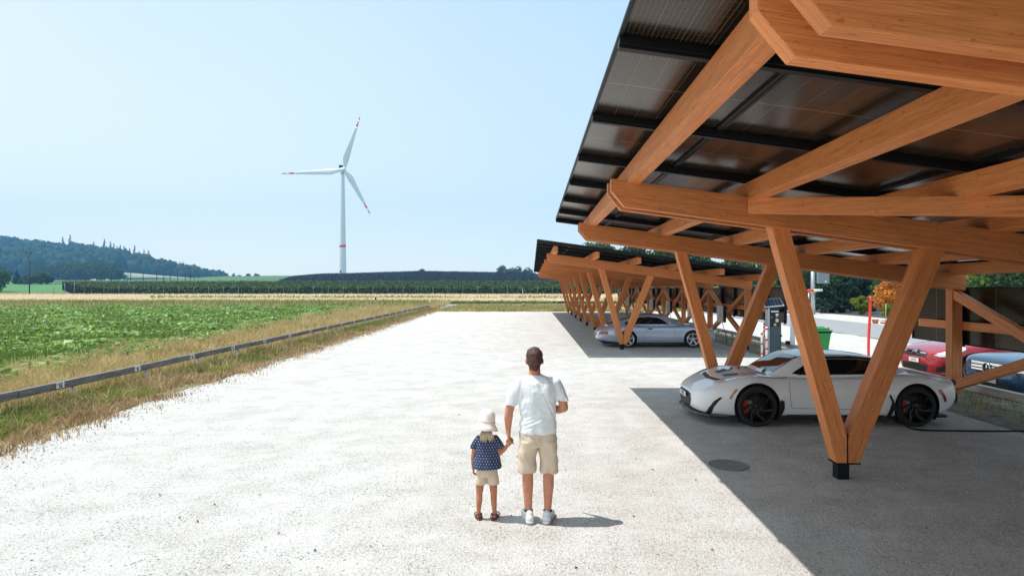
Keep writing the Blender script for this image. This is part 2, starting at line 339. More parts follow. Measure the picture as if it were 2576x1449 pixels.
sheet('far_green_field', np.linspace(0, 1, 60), np.linspace(421, 447, 6), .05, FIELDG, fx=lambda X, Y: ((-1100 + X * 460) / 1600 * Y, Y))
DRYE = pbr('dry_verge_soil', (.33, .26, .15), .95, col2=(.18, .16, .07), vscale=2.5, bump=.6, bscale=20)
sheet('verge', np.linspace(0, 1, 8), np.linspace(-8, 79, 90), .002, DRYE, fx=lambda X, Y: (-15.5 - .13 * Y + X * (edgeX(Y) - .02 + 15.5 + .13 * Y), Y))
flat('far_verge', -9, 15.2, 60.2, 79.8, -.004, DRYE)
DARKSOIL = pbr('beet_field_soil', (.075, .085, .03), .95, var=.3, vscale=3)
sheet('beet_field', np.linspace(0, 1, 8), np.linspace(5, 79, 40), -.003, DARKSOIL, fx=lambda X, Y: (-140 + X * (-10.6 - .12 * Y + 140), Y))

# ------------------------------------------------------------------ ground cover (stuff)
def stones(n, dmin, dmax, smin, smax, name, mat):
    ico = bmesh.new(); bmesh.ops.create_icosphere(ico, subdivisions=1, radius=1); bv = np.array([v.co[:] for v in ico.verts]); bf = np.array([[v.index for v in f.verts] for f in ico.faces]); ico.free()
    d = dmin * (dmax / dmin) ** rng.random(n); px = rng.uniform(-60, 2640, n); X = (px - VX) / FPX * d
    ok = (X > edgeX(d) + .1 + rng.random(n)) & (X < 15); d = d[ok]; X = X[ok]; n = len(d)
    s = smin * (smax / smin) ** rng.random(n) ** 2.2
    V = bv[None] * (s[:, None, None] * np.array([1, .8, .55])) * rng.uniform(.7, 1.25, (n, len(bv), 1))
    a = rng.uniform(0, 2 * PI, n); ca, sa = np.cos(a)[:, None], np.sin(a)[:, None]
    V = np.stack([V[..., 0] * ca - V[..., 1] * sa, V[..., 0] * sa + V[..., 1] * ca, V[..., 2]], 2) + np.stack([X, d, s * .15], 1)[:, None]
    F = (np.arange(n)[:, None, None] * len(bv) + bf[None]).reshape(-1, 3)
    return tag(np_mesh(name, V.reshape(-1, 3), F, mat), 'loose pale stones strewn over the gravel lot', 'gravel', kind='stuff')
STONE = leafmat('gravel_stones', (.30, .27, .23), (.74, .72, .68), .9, 0, .1, .3)
stones(24000, 3.6, 18, .0035, .012, 'gravel_stones', STONE)

def railX(d): return -8.52 - .030 * d
# beet field
def beets():
    Vs = []; Fs = []; base = 0
    P = []
    d = 11.0
    while d < 78:
        x1 = -10.3 - .115 * d + 1.1 * noise.noise(Vector((0, d * .35, 0))); x0 = -(VX + 60) / FPX * d - 1
        if x0 < x1:
            sp = .27 if d < 35 else .33
            xs = np.arange(x0, x1, sp); xs = xs + rng.normal(0, .06, len(xs)); P.append(np.stack([xs, np.full(len(xs), d) + rng.normal(0, .07, len(xs))], 1))
        d += .42 if d < 35 else .55
    P = np.concatenate(P); keep = rng.random(len(P)) < .93; P = P[keep]
    nl = 8; C = np.repeat(P, nl, 0); n = len(C)
    a = rng.uniform(0, 2 * PI, n); elv = rng.uniform(.45, 1.45, n); L = rng.uniform(.18, .41, n) * (1 + .35 * np.sin(C[:, 0] * .9) * np.cos(C[:, 1] * .7))
    dr = np.stack([np.cos(a), np.sin(a), 0 * a], 1); sd = np.stack([-np.sin(a), np.cos(a), 0 * a], 1); up = np.array([0, 0, 1.])
    B = np.concatenate([C, np.zeros((n, 1))], 1) + dr * .03
    e1 = np.cos(elv)[:, None]; s1 = np.sin(elv)[:, None]; L = L[:, None]; wd = L * rng.uniform(.18, .32, (n, 1))
    p1 = B + (dr * e1 + up * s1) * L * .5; p2 = p1 + (dr * (e1 + .35) + up * (s1 - .35)) * L * .4; p3 = p2 + (dr * (e1 + .8) + up * (s1 - 1.0)) * L * .35
    cup = up * wd * .35
    V = np.stack([p1 - sd * wd * .35, p1 + sd * wd * .35, p2 + sd * wd + cup, p2 - sd * wd + cup, p3], 1).reshape(-1, 3)
    i = np.arange(n)[:, None] * 5
    T = np.concatenate([i + np.array([[0, 1, 2]]), i + np.array([[0, 2, 3]]), i + np.array([[3, 2, 4]])], 0)
    o = np_mesh('beet_leaves', V, T, BEET); tag(o, 'rows of leafy green sugar beet filling the field behind the rail', 'crop', kind='stuff')
beets()
def grass_zone(name, n, dlo, dhi, xlo, xhi, h0, h1, wd, mat, label, power=1.0, patch=None, cat='grass', lean=.5):
    d = dlo * (dhi / dlo) ** (rng.random(n) ** power); a, b = xlo(d), xhi(d); X = a + (b - a) * rng.random(n)
    vis = (X > -(VX + 80) / FPX * d - 1) & (X < (2576 - VX + 80) / FPX * d + 1)
    d, X = d[vis], X[vis]
    if patch:
        f = np.array([noise.noise(Vector((x * patch, y * patch, 3.3))) for x, y in zip(X, d)]); k = f > -.12 + .3 * rng.normal(size=len(f)) * .5; d, X = d[k], X[k]
    n = len(d); hh = rng.uniform(h0, h1, n) * (.55 + .45 * rng.random(n)); wds = wd * (1 + d / 30)
    V, F = blades(np.stack([X, d, 0 * d], 1), hh, wds, lean)
    return tag(np_mesh(name, V, F, mat), label, cat, kind='stuff')
grass_zone('dry_grass', 70000, 9, 78, lambda d: -11.1 - .115 * d + 1.6 * np.sin(d * .8) * np.sin(d * .33), lambda d: railX(d) - .15, .22, .62, .006, GRASSL, 'tall straw coloured dry grass between the beet field and the rail', patch=.9, lean=1.1)
grass_zone('mixed_grass', 26000, 9, 78, lambda d: -11.6 - .125 * d, lambda d: railX(d) + .3, .15, .42, .007, GREENG, 'green weeds mixed into the dry grass by the rail', patch=.8)
WEEDL = leafmat('field_weed_blades', (.04, .09, .01), (.26, .36, .07), .7, .35, .2, .4)
grass_zone('field_weeds', 42000, 11, 76, lambda d: -.86 * d - 2, lambda d: -11.3 - .125 * d, .28, .62, .008, WEEDL, 'taller thin weeds growing among the beet plants', patch=.28, lean=.7)
grass_zone('flattened_straw', 26000, 8, 70, lambda d: -11.6 - .125 * d, lambda d: edgeX(d) - .25, .25, .6, .005, VERGEL, 'bent and broken dry stalks lying in the verge', patch=.6, lean=1.6)
grass_zone('verge_grass', 60000, 7.5, 66, lambda d: railX(d) - .3, lambda d: edgeX(d) - .05 + .35 * np.abs(rng.normal(size=len(d))), .05, .24, .006, VERGEL, 'short dry grass along the gravel edge', patch=1.3, lean=1.1)
grass_zone('verge_weeds', 38000, 7.5, 66, lambda d: railX(d) - .3, lambda d: edgeX(d) - .3, .06, .32, .008, GREENG, 'low green weeds under the rail', patch=.75, lean=.9)
grass_zone('far_field_grass', 30000, 72, 92, lambda d: -.86 * d, lambda d: -9.5 - .04 * d + 0 * d, .3, .9, .012, GREENG, 'tall grass strip at the far end of the beet field')
grass_zone('far_dry_grass', 20000, 70, 92, lambda d: -.86 * d, lambda d: -9.5 - .02 * d, .3, .95, .012, GRASSL, 'tall dry grass at the far end of the field', patch=.1)
grass_zone('lot_end_grass', 26000, 60.5, 78, lambda d: -9 + 0 * d, lambda d: 15 + 0 * d, .1, .4, .010, GREENG, 'grass strip between the gravel lot and the road', patch=.35)
grass_zone('lot_end_dry_grass', 20000, 60.2, 79, lambda d: -9 + 0 * d, lambda d: 15 + 0 * d, .1, .45, .010, GRASSL, 'straw coloured grass beside the far road')
grass_zone('roadside_grass', 14000, 89, 93, lambda d: -.86 * d, lambda d: 40 + 0 * d, .3, .7, .016, GREENG, 'grass edge between the road and the wheat', patch=.1)
# wheat fringe so the strip has a soft front and top
grass_zone('wheat_stalks', 50000, 93, 180, lambda d: -.86 * d, lambda d: 60 + 0 * d, .6, 1.0, .016, leafmat('wheat_blades', (.62, .48, .30), (.86, .72, .52), .9, .3, .1, .2), 'ripe pale wheat standing beyond the road', cat='wheat')
grass_zone('wheat_edge', 9000, 176, 181.5, lambda d: -.86 * d, lambda d: 12 + 0 * d, .3, .9, .03, VERGEL, 'brown dry grass at the foot of the orchard')
grass_zone('wheat_track', 5000, 112, 116, lambda d: -.6 * d, lambda d: 40 + 0 * d, .9, 1.2, .03, GREENG, 'thin green strip crossing the wheat', patch=.05)
# weeds by the right hand rail
grass_zone('right_weeds', 2600, 6, 40, lambda d: 8.0 + 0 * d, lambda d: 9.3 + 0 * d, .03, .20, .004, WEEDL, 'weeds and dry stalks under the rail behind the carports', patch=1.1, lean=.9)
grass_zone('right_dry_weeds', 6000, 6, 60, lambda d: 7.7 + 0 * d, lambda d: 9.4 + 0 * d, .04, .34, .004, VERGEL, 'dry stalks at the back edge of the carports', patch=.9, lean=1.5)
# litter: dead leaves and clods by the verge and across the lot
def litter():
    n = 5200; d = 6 * (55 / 6) ** rng.random(n); off = np.abs(rng.normal(0, .55, n)); X = edgeX(d) + off - .25
    m = 260; d2 = 4 * (20 / 4) ** rng.random(m); X2 = (rng.uniform(0, 2576, m) - VX) / FPX * d2
    k = (X2 > edgeX(d2)); d = np.concatenate([d, d2[k]]); X = np.concatenate([X, X2[k]])
    C = np.stack([X, d, np.full(len(d), .015)], 1); V, F = leaves(C, rng.uniform(.008, .03, len(C)), .5); V[:, 2] = np.abs(V[:, 2] - .012) * .8 + .004
    tag(np_mesh('leaf_litter', V, F, leafmat('dead_leaves', (.06, .03, .015), (.30, .15, .07), .9, .1, .1, 1)), 'brown dead leaves scattered along the gravel edge', 'leaf litter', kind='stuff')
litter()

# ------------------------------------------------------------------ left rail fence
def left_rail():
    t = empty('guard_rail', (railX(10), 10, 0), label='long low weathered wooden rail on steel posts between gravel lot and beet field', cat='rail')
    inv = Vector(t.location)
    def L(p): return tuple(Vector(p) - inv)
    ds = np.arange(6.0, 66.2, 4.9)
    for a, b in zip(ds[:-1], ds[1:]):
        bm = bmesh.new(); xa, xb = railX(a), railX(b); g = .006
        jz = random.uniform(-.008, .008)
        P = [L((xa - .05, a + g, .36 + jz)), L((xa + .05, a + g, .36 + jz)), L((xa + .05, a + g, .50 + jz)), L((xa - .05, a + g, .50 + jz))]
        prism(bm, P, (xb - xa, b - a - 2 * g, 0), bev=.008); b2m('rail_plank', bm, WEATHERED, t)
    d = 7.4; posts = []
    while d < 65.8: posts.append(d); d += 2.45
    for d in posts:
        bm = bmesh.new(); x = railX(d) + .02; tube(bm, [L((x, d, -.05)), L((x, d, .362))], .028, 10); b2m('steel_post', bm, STEEL, t)
    PL = pbr('sign_white', (.78, .78, .76), .45); PK = pbr('sign_black', (.02, .02, .025), .5)
    k = 0; d = 9.45
    num = 31
    while d < 62:
        x = railX(d) + .054; bm = bmesh.new()
        c = Vector(L((x, d, .435))); box(bm, c.x, c.x + .006, c.y - .10, c.y + .10, c.z - .055, c.z + .055, bev=.002)
        s = b2m('parking_sign', bm, PL, t); s['label'] = 'small white plate with a black square holding the letter P'
        if d < 40:
            bm = bmesh.new(); box(bm, c.x + .0062, c.x + .008, c.y - .035, c.y + .045, c.z - .042, c.z + .042); sq = b2m('black_square', bm, PK, s)
            text_mesh('letter', 'P', .085, PL, s, (c.x + .0095, c.y + .005, c.z), (R(90), 0, R(90)))
            text_mesh('number', str(num - 0), .04, PK, s, (c.x + .0085, c.y - .068, c.z + .02), (R(90), 0, R(90)))
        d += 2.45; num += 1
    return t
left_rail()
def right_rail():
    t = empty('timber_rail', (8.8, 6, 0), label='low pale weathered timber rail with wooden beam in front of the red and blue cars', cat='rail')
    WW = pbr('bleached_wood', (.62, .60, .56), .85, col2=(.40, .38, .35), vscale=3, stretch=(10, .8, 10), bump=.4, bscale=18)
    d = 0.0
    while d < 56:
        bm = bmesh.new(); box(bm, -.06, .07, d + .006, d + 4.2, .21, .35, bev=.01); b2m('rail_plank', bm, WW, t); d += 4.2
    d = .9
    while d < 56:
        bm = bmesh.new(); tube(bm, [(0, d, -.05), (0, d, .212)], .045, 10); b2m('steel_post', bm, STEEL, t); d += 2.1
right_rail()

# ------------------------------------------------------------------ carports
SL = .135
def carport(name, dx, Vy, roof0, roof1, pur0, pur1, label, bev, detailed, diag=False):
    t = empty(name, (3.69 + dx, Vy[0], 0), label=label, cat='carport', group='timber solar carports')
    o0 = Vector(t.location)
    def add(nm, bm, mat, g=None):
        bmesh.ops.translate(bm, verts=bm.verts, vec=-o0); o = b2m(nm, bm, mat, t)
        if g: grain(o, g)
        return o
    for c in Vy:                                     # c = front face of the legs
        X = lambda a: a + dx
        y0, y1 = c, c + .20
        bm = bmesh.new(); zt = 3.06; e = .277
        prism(bm, [(X(3.575), y0, .2), (X(3.692), y0, .2), (X(3.692), y0, .52), (X(3.692 - e * (zt + .1 - .52)), y0, zt + .1), (X(3.575 - e * (zt + .1 - .2)), y0, zt + .1)], (0, .2, 0), bev); add('leg', bm, WOOD, (-.277, 0, 1))
        bm = bmesh.new(); e = .404; zt = 2.85
        prism(bm, [(X(3.706), y0, .2), (X(3.838), y0, .2), (X(3.838 + e * (zt - .2)), y0, zt), (X(3.706 + e * (zt - .49)), y0, zt), (X(3.706), y0, .49)], (0, .2, 0), bev); add('leg', bm, WOOD, (.404, 0, 1))
        bm = bmesh.new(); box(bm, X(3.694), X(3.704), y0 - .003, y1 + .003, .19, .53); box(bm, X(3.56), X(3.85), y0 - .01, y1 + .01, .186, .199); box(bm, X(3.60), X(3.735), y0 + .03, y1 - .03, -.02, .186, bev=.004); add('steel_shoe', bm, BLACK)
        for a in (c - .105, c + .205):               # two planks clasp the legs
            bm = bmesh.new(); x0, xe = .914, 8.38
            top = lambda x: 3.518 - SL * (x - .914)
            prism(bm, [(X(x0), a, 3.515), (X(x0), a, 3.375), (X(1.069), a, 3.187), (X(xe), a, 3.187 - SL * (xe - 1.069)), (X(xe), a, top(xe))], (0, .10, 0), bev); add('main_beam', bm, WOOD, (1, 0, -SL))
        bm = bmesh.new(); zt = 3.187 - SL * (8.2 - 1.069)
        box(bm, X(8.18), X(8.38), y0, y1, .2, zt + .1, bev=bev); add('rear_post', bm, WOOD, (0, 0, 1))
        bm = bmesh.new(); box(bm, X(8.22), X(8.31), y0 + .05, y1 - .05, -.02, .2); box(bm, X(8.274), X(8.280), y0 - .003, y0 + .02, .26, .45); 
        tube(bm, [(X(8.22), y0 - .004, .32), (X(8.22), y0 + .01, .32)], .012, 8); tube(bm, [(X(8.22), y0 - .004, .27), (X(8.22), y0 + .01, .27)], .012, 8); add('post_foot', bm, BLACK)
    for a, b in zip(Vy[:-1], Vy[1:]):                # crossed braces in the back wall
        a2, b2 = a + .2, b; m = (a2 + b2) / 2
        for (ya, za), (yb, zb) in (((a2, 2.12), (m, 1.2)), ((b2, 2.12), (m, 1.2)), ((a2, .36), (m, 1.2)), ((b2, .36), (m, 1.2))):
            s = 1 if yb > ya else -1
            L = math.hypot(yb - ya, zb - za); nz = abs(yb - ya) / L; hw = .085
            ny = -(zb - za) / L * s
            P = [(8.20 + dx, ya, za + hw / nz), (8.20 + dx, ya, za - hw / nz), (8.20 + dx, yb - s * .004, zb - hw / nz), (8.20 + dx, yb - s * .004, zb + hw / nz)]
            bm = bmesh.new(); prism(bm, P, (.12, 0, 0), bev); add('brace', bm, WOOD, (0, yb - ya, zb - za))
    ys = sorted([roof0 + .6] + [roof1 - .6]) 
    bm = bmesh.new(); box(bm, 8.385 + dx, 8.50 + dx, ys[0], ys[1], 1.43, 1.59, bev=bev); add('wall_rail', bm, WOOD, (0, 1, 0))
    # purlins
    for xc in (1.17, 2.56, 3.96, 5.35, 6.75, 8.14):
        zb = 3.518 - SL * (xc + .07 - .914) - .015
        bm = bmesh.new(); h = .20
        prism(bm, [(xc - .07 + dx, pur0, zb), (xc - .07 + dx, pur1, zb), (xc - .07 + dx, pur1 + .04, zb + h), (xc - .07 + dx, pur0 - .04, zb + h)], (.14, 0, -.14 * SL), bev); add('purlin', bm, WOOD, (0, 1, 0))
    if diag:
        bm = bmesh.new(); A = Vector((2.55, Vy[1] - .11)); B = Vector((7.3, 2.45)); u = (B - A).normalized(); nn = Vector((-u.y, u.x)) * .06
        zt = lambda p: 3.500 - SL * (p.x - .914)
        P = [(A.x, A.y, zt(A)), (A.x, A.y, zt(A) - .18), (B.x, B.y, zt(B) - .18), (B.x, B.y, zt(B))]
        prism(bm, [(p[0] + dx, p[1], p[2]) for p in P], (-nn.x * 2, -nn.y * 2, 0), bev); add('wind_brace', bm, WOOD, (u.x, u.y, 0))
    # roof: channels and panels in the tilted plane
    x0, nX, pw = .53, 7, 1.13; ang = math.atan(SL)
    n = int(round((roof1 - roof0) / 1.72)); pl = (roof1 - roof0) / n
    zr = lambda x: 3.80 - SL * (x - x0)
    for k in range(n + 1):
        yc = roof0 + k * pl; yc = min(max(yc, roof0 + .06), roof1 - .06)
        bm = bmesh.new(); xa, xb = x0 + .01, x0 + nX * pw - .01
        for (yl, yr, zz0, zz1) in ((yc - .055, yc + .055, -.045, -.004), (yc - .03, yc + .03, -.064, -.0452)):
            prism(bm, [(xa + dx, yl, zr(xa) + zz0), (xb + dx, yl, zr(xb) + zz0), (xb + dx, yl, zr(xb) + zz1), (xa + dx, yl, zr(xa) + zz1)], (0, yr - yl, 0))
        add('roof_channel', bm, BLACK)
    def panel_mesh(nm, nx, ny, sx, sy):
        V = []; F = []; MI = []; UV = []
        bm = bmesh.new(); uvl = bm.loops.layers.uv.new('UVMap')
        for i in range(nx):
            for j in range(ny):
                a, b, c, d = i * sx + .004, (i + 1) * sx - .004, j * sy + .004, (j + 1) * sy - .004; fr = .026
                box(bm, a, b, c, c + fr, 0, .035, 1); box(bm, a, b, d - fr, d, 0, .035, 1); box(bm, a, a + fr, c + fr, d - fr, 0, .035, 1); box(bm, b - fr, b, c + fr, d - fr, 0, .035, 1)
                a += fr + .0005; b -= fr + .0005; c += fr + .0005; d -= fr + .0005
                for z in (.022, .030):
                    f = bm.faces.new([bm.verts.new(p) for p in ((a, c, z), (b, c, z), (b, d, z), (a, d, z))])
                    for lp in f.loops: lp[uvl].uv = (lp.vert.co.x - a + .01, lp.vert.co.y - c + .001)
        me = bpy.data.meshes.new(nm); bm.to_mesh(me); bm.free(); me.materials.append(CELLS); me.materials.append(BLACK); return me
    cosA = math.cos(ang)
    if detailed:
        pm = panel_mesh('solar_panel', 1, 1, pw / cosA - .002, pl - .002)
        for i in range(nX):
            for k in range(n):
                o = bpy.data.objects.new('solar_panel', pm); COL.objects.link(o); o.parent = t
                x = x0 + i * pw; o.location = Vector((x + dx, roof0 + k * pl, zr(x))) - o0; o.rotation_euler = (0, ang, 0)
    else:
        pm = panel_mesh('solar_panel_row', nX, 1, pw / cosA - .002, pl - .002)
        for k in range(n):
            o = bpy.data.objects.new('solar_panel_row', pm); COL.objects.link(o); o.parent = t
            o.location = Vector((x0 + dx, roof0 + k * pl, zr(x0))) - o0; o.rotation_euler = (0, ang, 0)
    # panels standing in the back wall
    wm = panel_mesh('wall_panel', 1, 1, 1.16, pl - .002)
    for k in range(n):
        o = bpy.data.objects.new('wall_panel', wm); COL.objects.link(o); o.parent = t
        o.location = Vector((8.60 + dx, roof0 + k * pl, 2.27)) - o0; o.rotation_euler = (0, R(90), 0)
        bm = bmesh.new(); yb = roof0 + k * pl; box(bm, 8.545 + dx, 8.595 + dx, yb - .04, yb + .04, 1.08, 2.29); add('wall_bar', bm, BLACK)
    return t
carport('timber_carport', 0, [2.375, 7.45, 12.38], -3.0, 14.4, -2.9, 13.9, 'large timber carport with V shaped legs over the white sports car', .006, True, diag=True)
farV = [23.2 + 4.93 * k for k in range(8)]
carport('timber_carport', -.37, farV, 20.6, 58.6, 21.3, 58.3, 'farther timber carport with eight V frames over the silver car', .004, False)

# charger boxes at the middle of each bay, hung on the crossed braces
CHW = pbr('charger_white', (.72, .72, .68), .5); CHB = pbr('charger_black', (.012, .012, .014), .3)
for k in range(7):
    m = farV[k] + .1 + 4.93 / 2
    t = empty('charging_box', (7.70, m, 0), label=['white and black wall box charger nearest the silver car', 'second white and black wall box along the far carport', 'third white and black wall box along the far carport', 'fourth charging box along the far carport wall', 'fifth charging box along the far carport wall', 'sixth charging box along the far carport wall', 'last charging box at the far end of the carport wall'][k], cat='charger', group='charging boxes in the far carport')
    bm = bmesh.new(); box(bm, -.16, 0, -.17, .17, .87, 1.52, bev=.008); b2m('front_cover', bm, CHW, t)
    bm = bmesh.new(); box(bm, .001, .12, -.172, .172, .86, 1.53, bev=.008); b2m('housing', bm, CHB, t)
    bm = bmesh.new(); pts = [Vector((-.02 + .1 * math.sin(s * 2.2), -.1 - .3 * s, .9 - .88 * s ** .8)) for s in np.linspace(0, 1, 12)]; tube(bm, pts, .012, 6); b2m('cable', bm, BLACK, t)

ORD = ['leftmost', 'second from left', 'third from left', 'fourth from left', 'fifth from left', 'sixth from left', 'seventh from left', 'sixth from right', 'fifth from right', 'fourth from right', 'third from right', 'second from right', 'rightmost']

# ------------------------------------------------------------------ wind turbine
def turbine():
    d = 700.0; X0 = wx(862, d); zb = float(terr(X0, 520)) - 8
    WT = pbr('turbine_white', (.78, .80, .82), .4); RD = pbr('turbine_red', (.95, .012, .006), .45)
    zh = wz(430, d); s = d / FPX
    t = empty('wind_turbine', (X0, d, zb), label='tall white three bladed wind turbine with red bands beyond the fields', cat='wind turbine')
    bm = bmesh.new(); top = zh - 3 - zb; prof = []
    for k in range(25):
        h = top * k / 24; f = k / 24; prof.append(((19.5 * (1 - f) + 9.2 * f) * s / 2 * (1 + .0), h))
    lathe(bm, prof, 32); b2m('tower', bm, WT, t)
    zr0 = wz(622.5, d) - zb; zr1 = wz(616.5, d) - zb; rr = (19.5 - 10.3 * (zr0 / top)) * s / 2 + .06
    bm = bmesh.new(); lathe(bm, [(rr - .1, zr0), (rr, zr0), (rr - .05, zr1), (rr - .15, zr1)], 32); b2m('red_band', bm, RD, t)
    bm = bmesh.new(); zd = wz(684, d) - zb; lathe(bm, [(0, -.2), (1.0, -.2), (1.0, .2), (0, .2)], 16, 'y', (-1.2, -19 * s / 2 * .93, zd)); b2m('hatch', bm, BLACK, t)
    hubc = Vector((-1.2, -6.5, zh - zb))
    # nacelle turned a little so that its rear shows to the right of the hub
    yaw = R(28)
    M = Matrix.Translation((0, 0, zh - zb)) @ Matrix.Rotation(yaw, 4, 'Z')
    bm = bmesh.new(); vs = []
    for y, hw, z0, z1 in ((-4.6, 1.5, -1.8, 1.6), (-3, 2.2, -2.5, 2.3), (4, 2.4, -2.7, 3.0), (9, 2.2, -2.0, 3.4), (10, 1.6, -1.2, 2.8)):
        vs.append([bm.verts.new(M @ Vector(p)) for p in ((-hw, y, z0), (hw, y, z0), (hw, y, z1), (hw * .6, y, z1 + .5), (-hw * .6, y, z1 + .5), (-hw, y, z1))])
    for a, b in zip(vs[:-1], vs[1:]):
        for k in range(6): bm.faces.new((a[k], a[(k + 1) % 6], b[(k + 1) % 6], b[k]))
    bm.faces.new(vs[0][::-1]); bm.faces.new(vs[-1]); b2m('nacelle', bm, WT, t, sharp=40)
    bm = bmesh.new(); box(bm, -2.3, 2.3, 6.2, 8.8, 3.6, 7.0); bmesh.ops.transform(bm, matrix=M, verts=bm.verts); b2m('cooler', bm, BLACK, t)
    hc = M @ Vector((0, -6.6, 0))
    bm = bmesh.new(); lathe(bm, [(0, -3.2), (1.0, -2.9), (1.9, -2.0), (2.4, -.6), (2.5, .8), (2.2, 2.2), (0, 2.2)], 24, 'y')
    bmesh.ops.transform(bm, matrix=Matrix.Translation(hc) @ Matrix.Rotation(yaw, 4, 'Z'), verts=bm.verts); b2m('hub', bm, WT, t, sharp=60)
    for tx, ty, tw in ((716, 440.5, 0), (911, 300, 0), (935, 541, 0)):
        tip = Vector((wx(tx, d) - X0, -8, wz(ty, d) - zb)); ax = tip - hc; Lb = ax.length; ax.normalize()
        side = Vector((0, 1, 0)).cross(ax).normalized(); front = ax.cross(side)
        def ring(bm, f, r0=0):
            ch = np.interp(f, [0, .04, .2, .35, 1], [1.5, 1.6, 3.5, 2.9, .45]) ; th = np.interp(f, [0, .04, .2, 1], [1.4, 1.3, .8, .1])
            tw_ = R(np.interp(f, [0, .2, 1], [10, 14, -2])); c = hc + ax * Lb * f; o = []
            for k in range(14):
                a = 2 * PI * k / 14; u = math.cos(a) * ch + (ch * .45 if f > .06 else 0) * -1 * min(1, f * 5); v = math.sin(a) * th
                if f > .1: v *= (1 - .6 * max(0, -math.cos(a)))
                o.append(bm.verts.new(c + side * (u * math.cos(tw_) - v * math.sin(tw_)) + front * (u * math.sin(tw_) + v * math.cos(tw_))))
            return o
        def seg(bm, fs):
            rs = [ring(bm, f) for f in fs]
            for a, b in zip(rs[:-1], rs[1:]):
                for k in range(14): bm.faces.new((a[k], a[(k + 1) % 14], b[(k + 1) % 14], b[k])).smooth = True
            bm.faces.new(rs[0][::-1]); bm.faces.new(rs[-1])
        bm = bmesh.new(); seg(bm, list(np.linspace(0, .812, 22))); bl = b2m('blade', bm, WT, t)
        bm = bmesh.new(); seg(bm, [.812, .872]); b2m('red_stripe', bm, RD, bl)
        bm = bmesh.new(); seg(bm, [.872, .94]); b2m('white_stripe', bm, WT, bl)
        bm = bmesh.new(); seg(bm, [.94, .98, 1.0]); b2m('red_tip', bm, RD, bl)
turbine()

# ------------------------------------------------------------------ vegetation
def clump_leaves(centers, radii, per, size, flat=.8, asp=.6):
    """leaf positions spread over the shells of clumps"""
    Cs = []
    for c, r, n in zip(centers, radii, per):
        u = unit(rng.normal(size=(n, 3))); rr = r * (.55 + .5 * rng.random(n) ** .6)[:, None]
        Cs.append(np.array(c) + u * rr * np.array([1, 1, flat]))
    C = np.concatenate(Cs); return leaves(C, size * rng.uniform(.6, 1.3, len(C)), asp)
def tree(name, x, y, h, rx, trunk, ncl, nleaf, ls, mat, label, group=None, cat='tree', shape='round', tr=None, z=None, bark=None, lump=.32):
    zb = float(terr(x, y)) if z is None else z
    t = empty(name, (x, y, zb), label=label, cat=cat, group=group)
    cen = []; rad = []
    for k in range(ncl):
        a = random.uniform(0, 2 * PI); f = (k + .5) / ncl
        if shape == 'cone':
            zz = trunk + (h - trunk) * f; rr = rx * (1 - f) * random.uniform(.5, .85) + .02; cen.append((rr * math.cos(a), rr * math.sin(a), zz)); rad.append(rx * (1 - f) * .45 + h * .025)
        elif shape == 'layers':
            lv = int(f * 4) / 3.5; zz = trunk + (h - trunk) * (lv * .9 + random.uniform(0, .06)); rr = rx * (1 - .6 * lv) * math.sqrt(random.random()); cen.append((rr * math.cos(a), rr * math.sin(a), zz)); rad.append(rx * .28)
        else:
            ct = 2 * f - 1; st = math.sqrt(max(0, 1 - ct * ct)); q = random.uniform(.45, .8); hz_ = (h - trunk) / 2
            cen.append((rx * q * st * math.cos(a), rx * q * st * math.sin(a), trunk + hz_ + hz_ * q * ct * 1.05)); rad.append(min(rx, hz_) * random.uniform(lump * .75, lump * 1.3))
    tot = sum(r * r for r in rad); per = [max(6, int(nleaf * r * r / tot)) for r in rad]
    V, F = clump_leaves(cen, rad, per, ls, .75)
    np_mesh('crown', V, F, mat, t)
    bm = bmesh.new(); tr = tr or h * .022
    tube(bm, [(0, 0, -.1), (random.uniform(-.03, .03) * h, 0, trunk * .6 + .1 * h), (random.uniform(-.05, .05) * h, random.uniform(-.03, .03) * h, h * .8)], [tr * 1.3, tr, tr * .25], 8)
    for c in random.sample(cen, min(9, len(cen))):
        b0 = Vector((0, 0, trunk * .7 + random.uniform(0, .35) * (h - trunk))); c = Vector(c); b1 = b0.lerp(c, .5) + Vector((0, 0, .04 * h)); tube(bm, [b0, b1, c], [tr * .5, tr * .3, tr * .1], 5)
    b2m('trunk', bm, bark or BARK, t)
    return t
BARK = pbr('bark', (.10, .075, .05), .9, var=.4, vscale=6, bump=.5, bscale=20)
LF = leafmat('broad_leaves', (.018, .045, .010), (.13, .22, .045), .55, .3, .3, .5)
LFD = leafmat('dark_leaves', (.010, .028, .010), (.05, .10, .03), .55, .2, .3, .5)
LFY = leafmat('yellow_green_leaves', (.07, .12, .012), (.42, .45, .04), .55, .35, .3, 1.2)
LFO = leafmat('orange_leaves', (.30, .09, .015), (.80, .36, .05), .55, .35, .3, 1.0)
LFH = leafmat('hazy_green_leaves', (.012, .030, .010), (.10, .16, .045), .6, .25, .2, .12)
NEED = leafmat('needles', (.010, .028, .016), (.05, .10, .05), .6, .15, .2, .5)

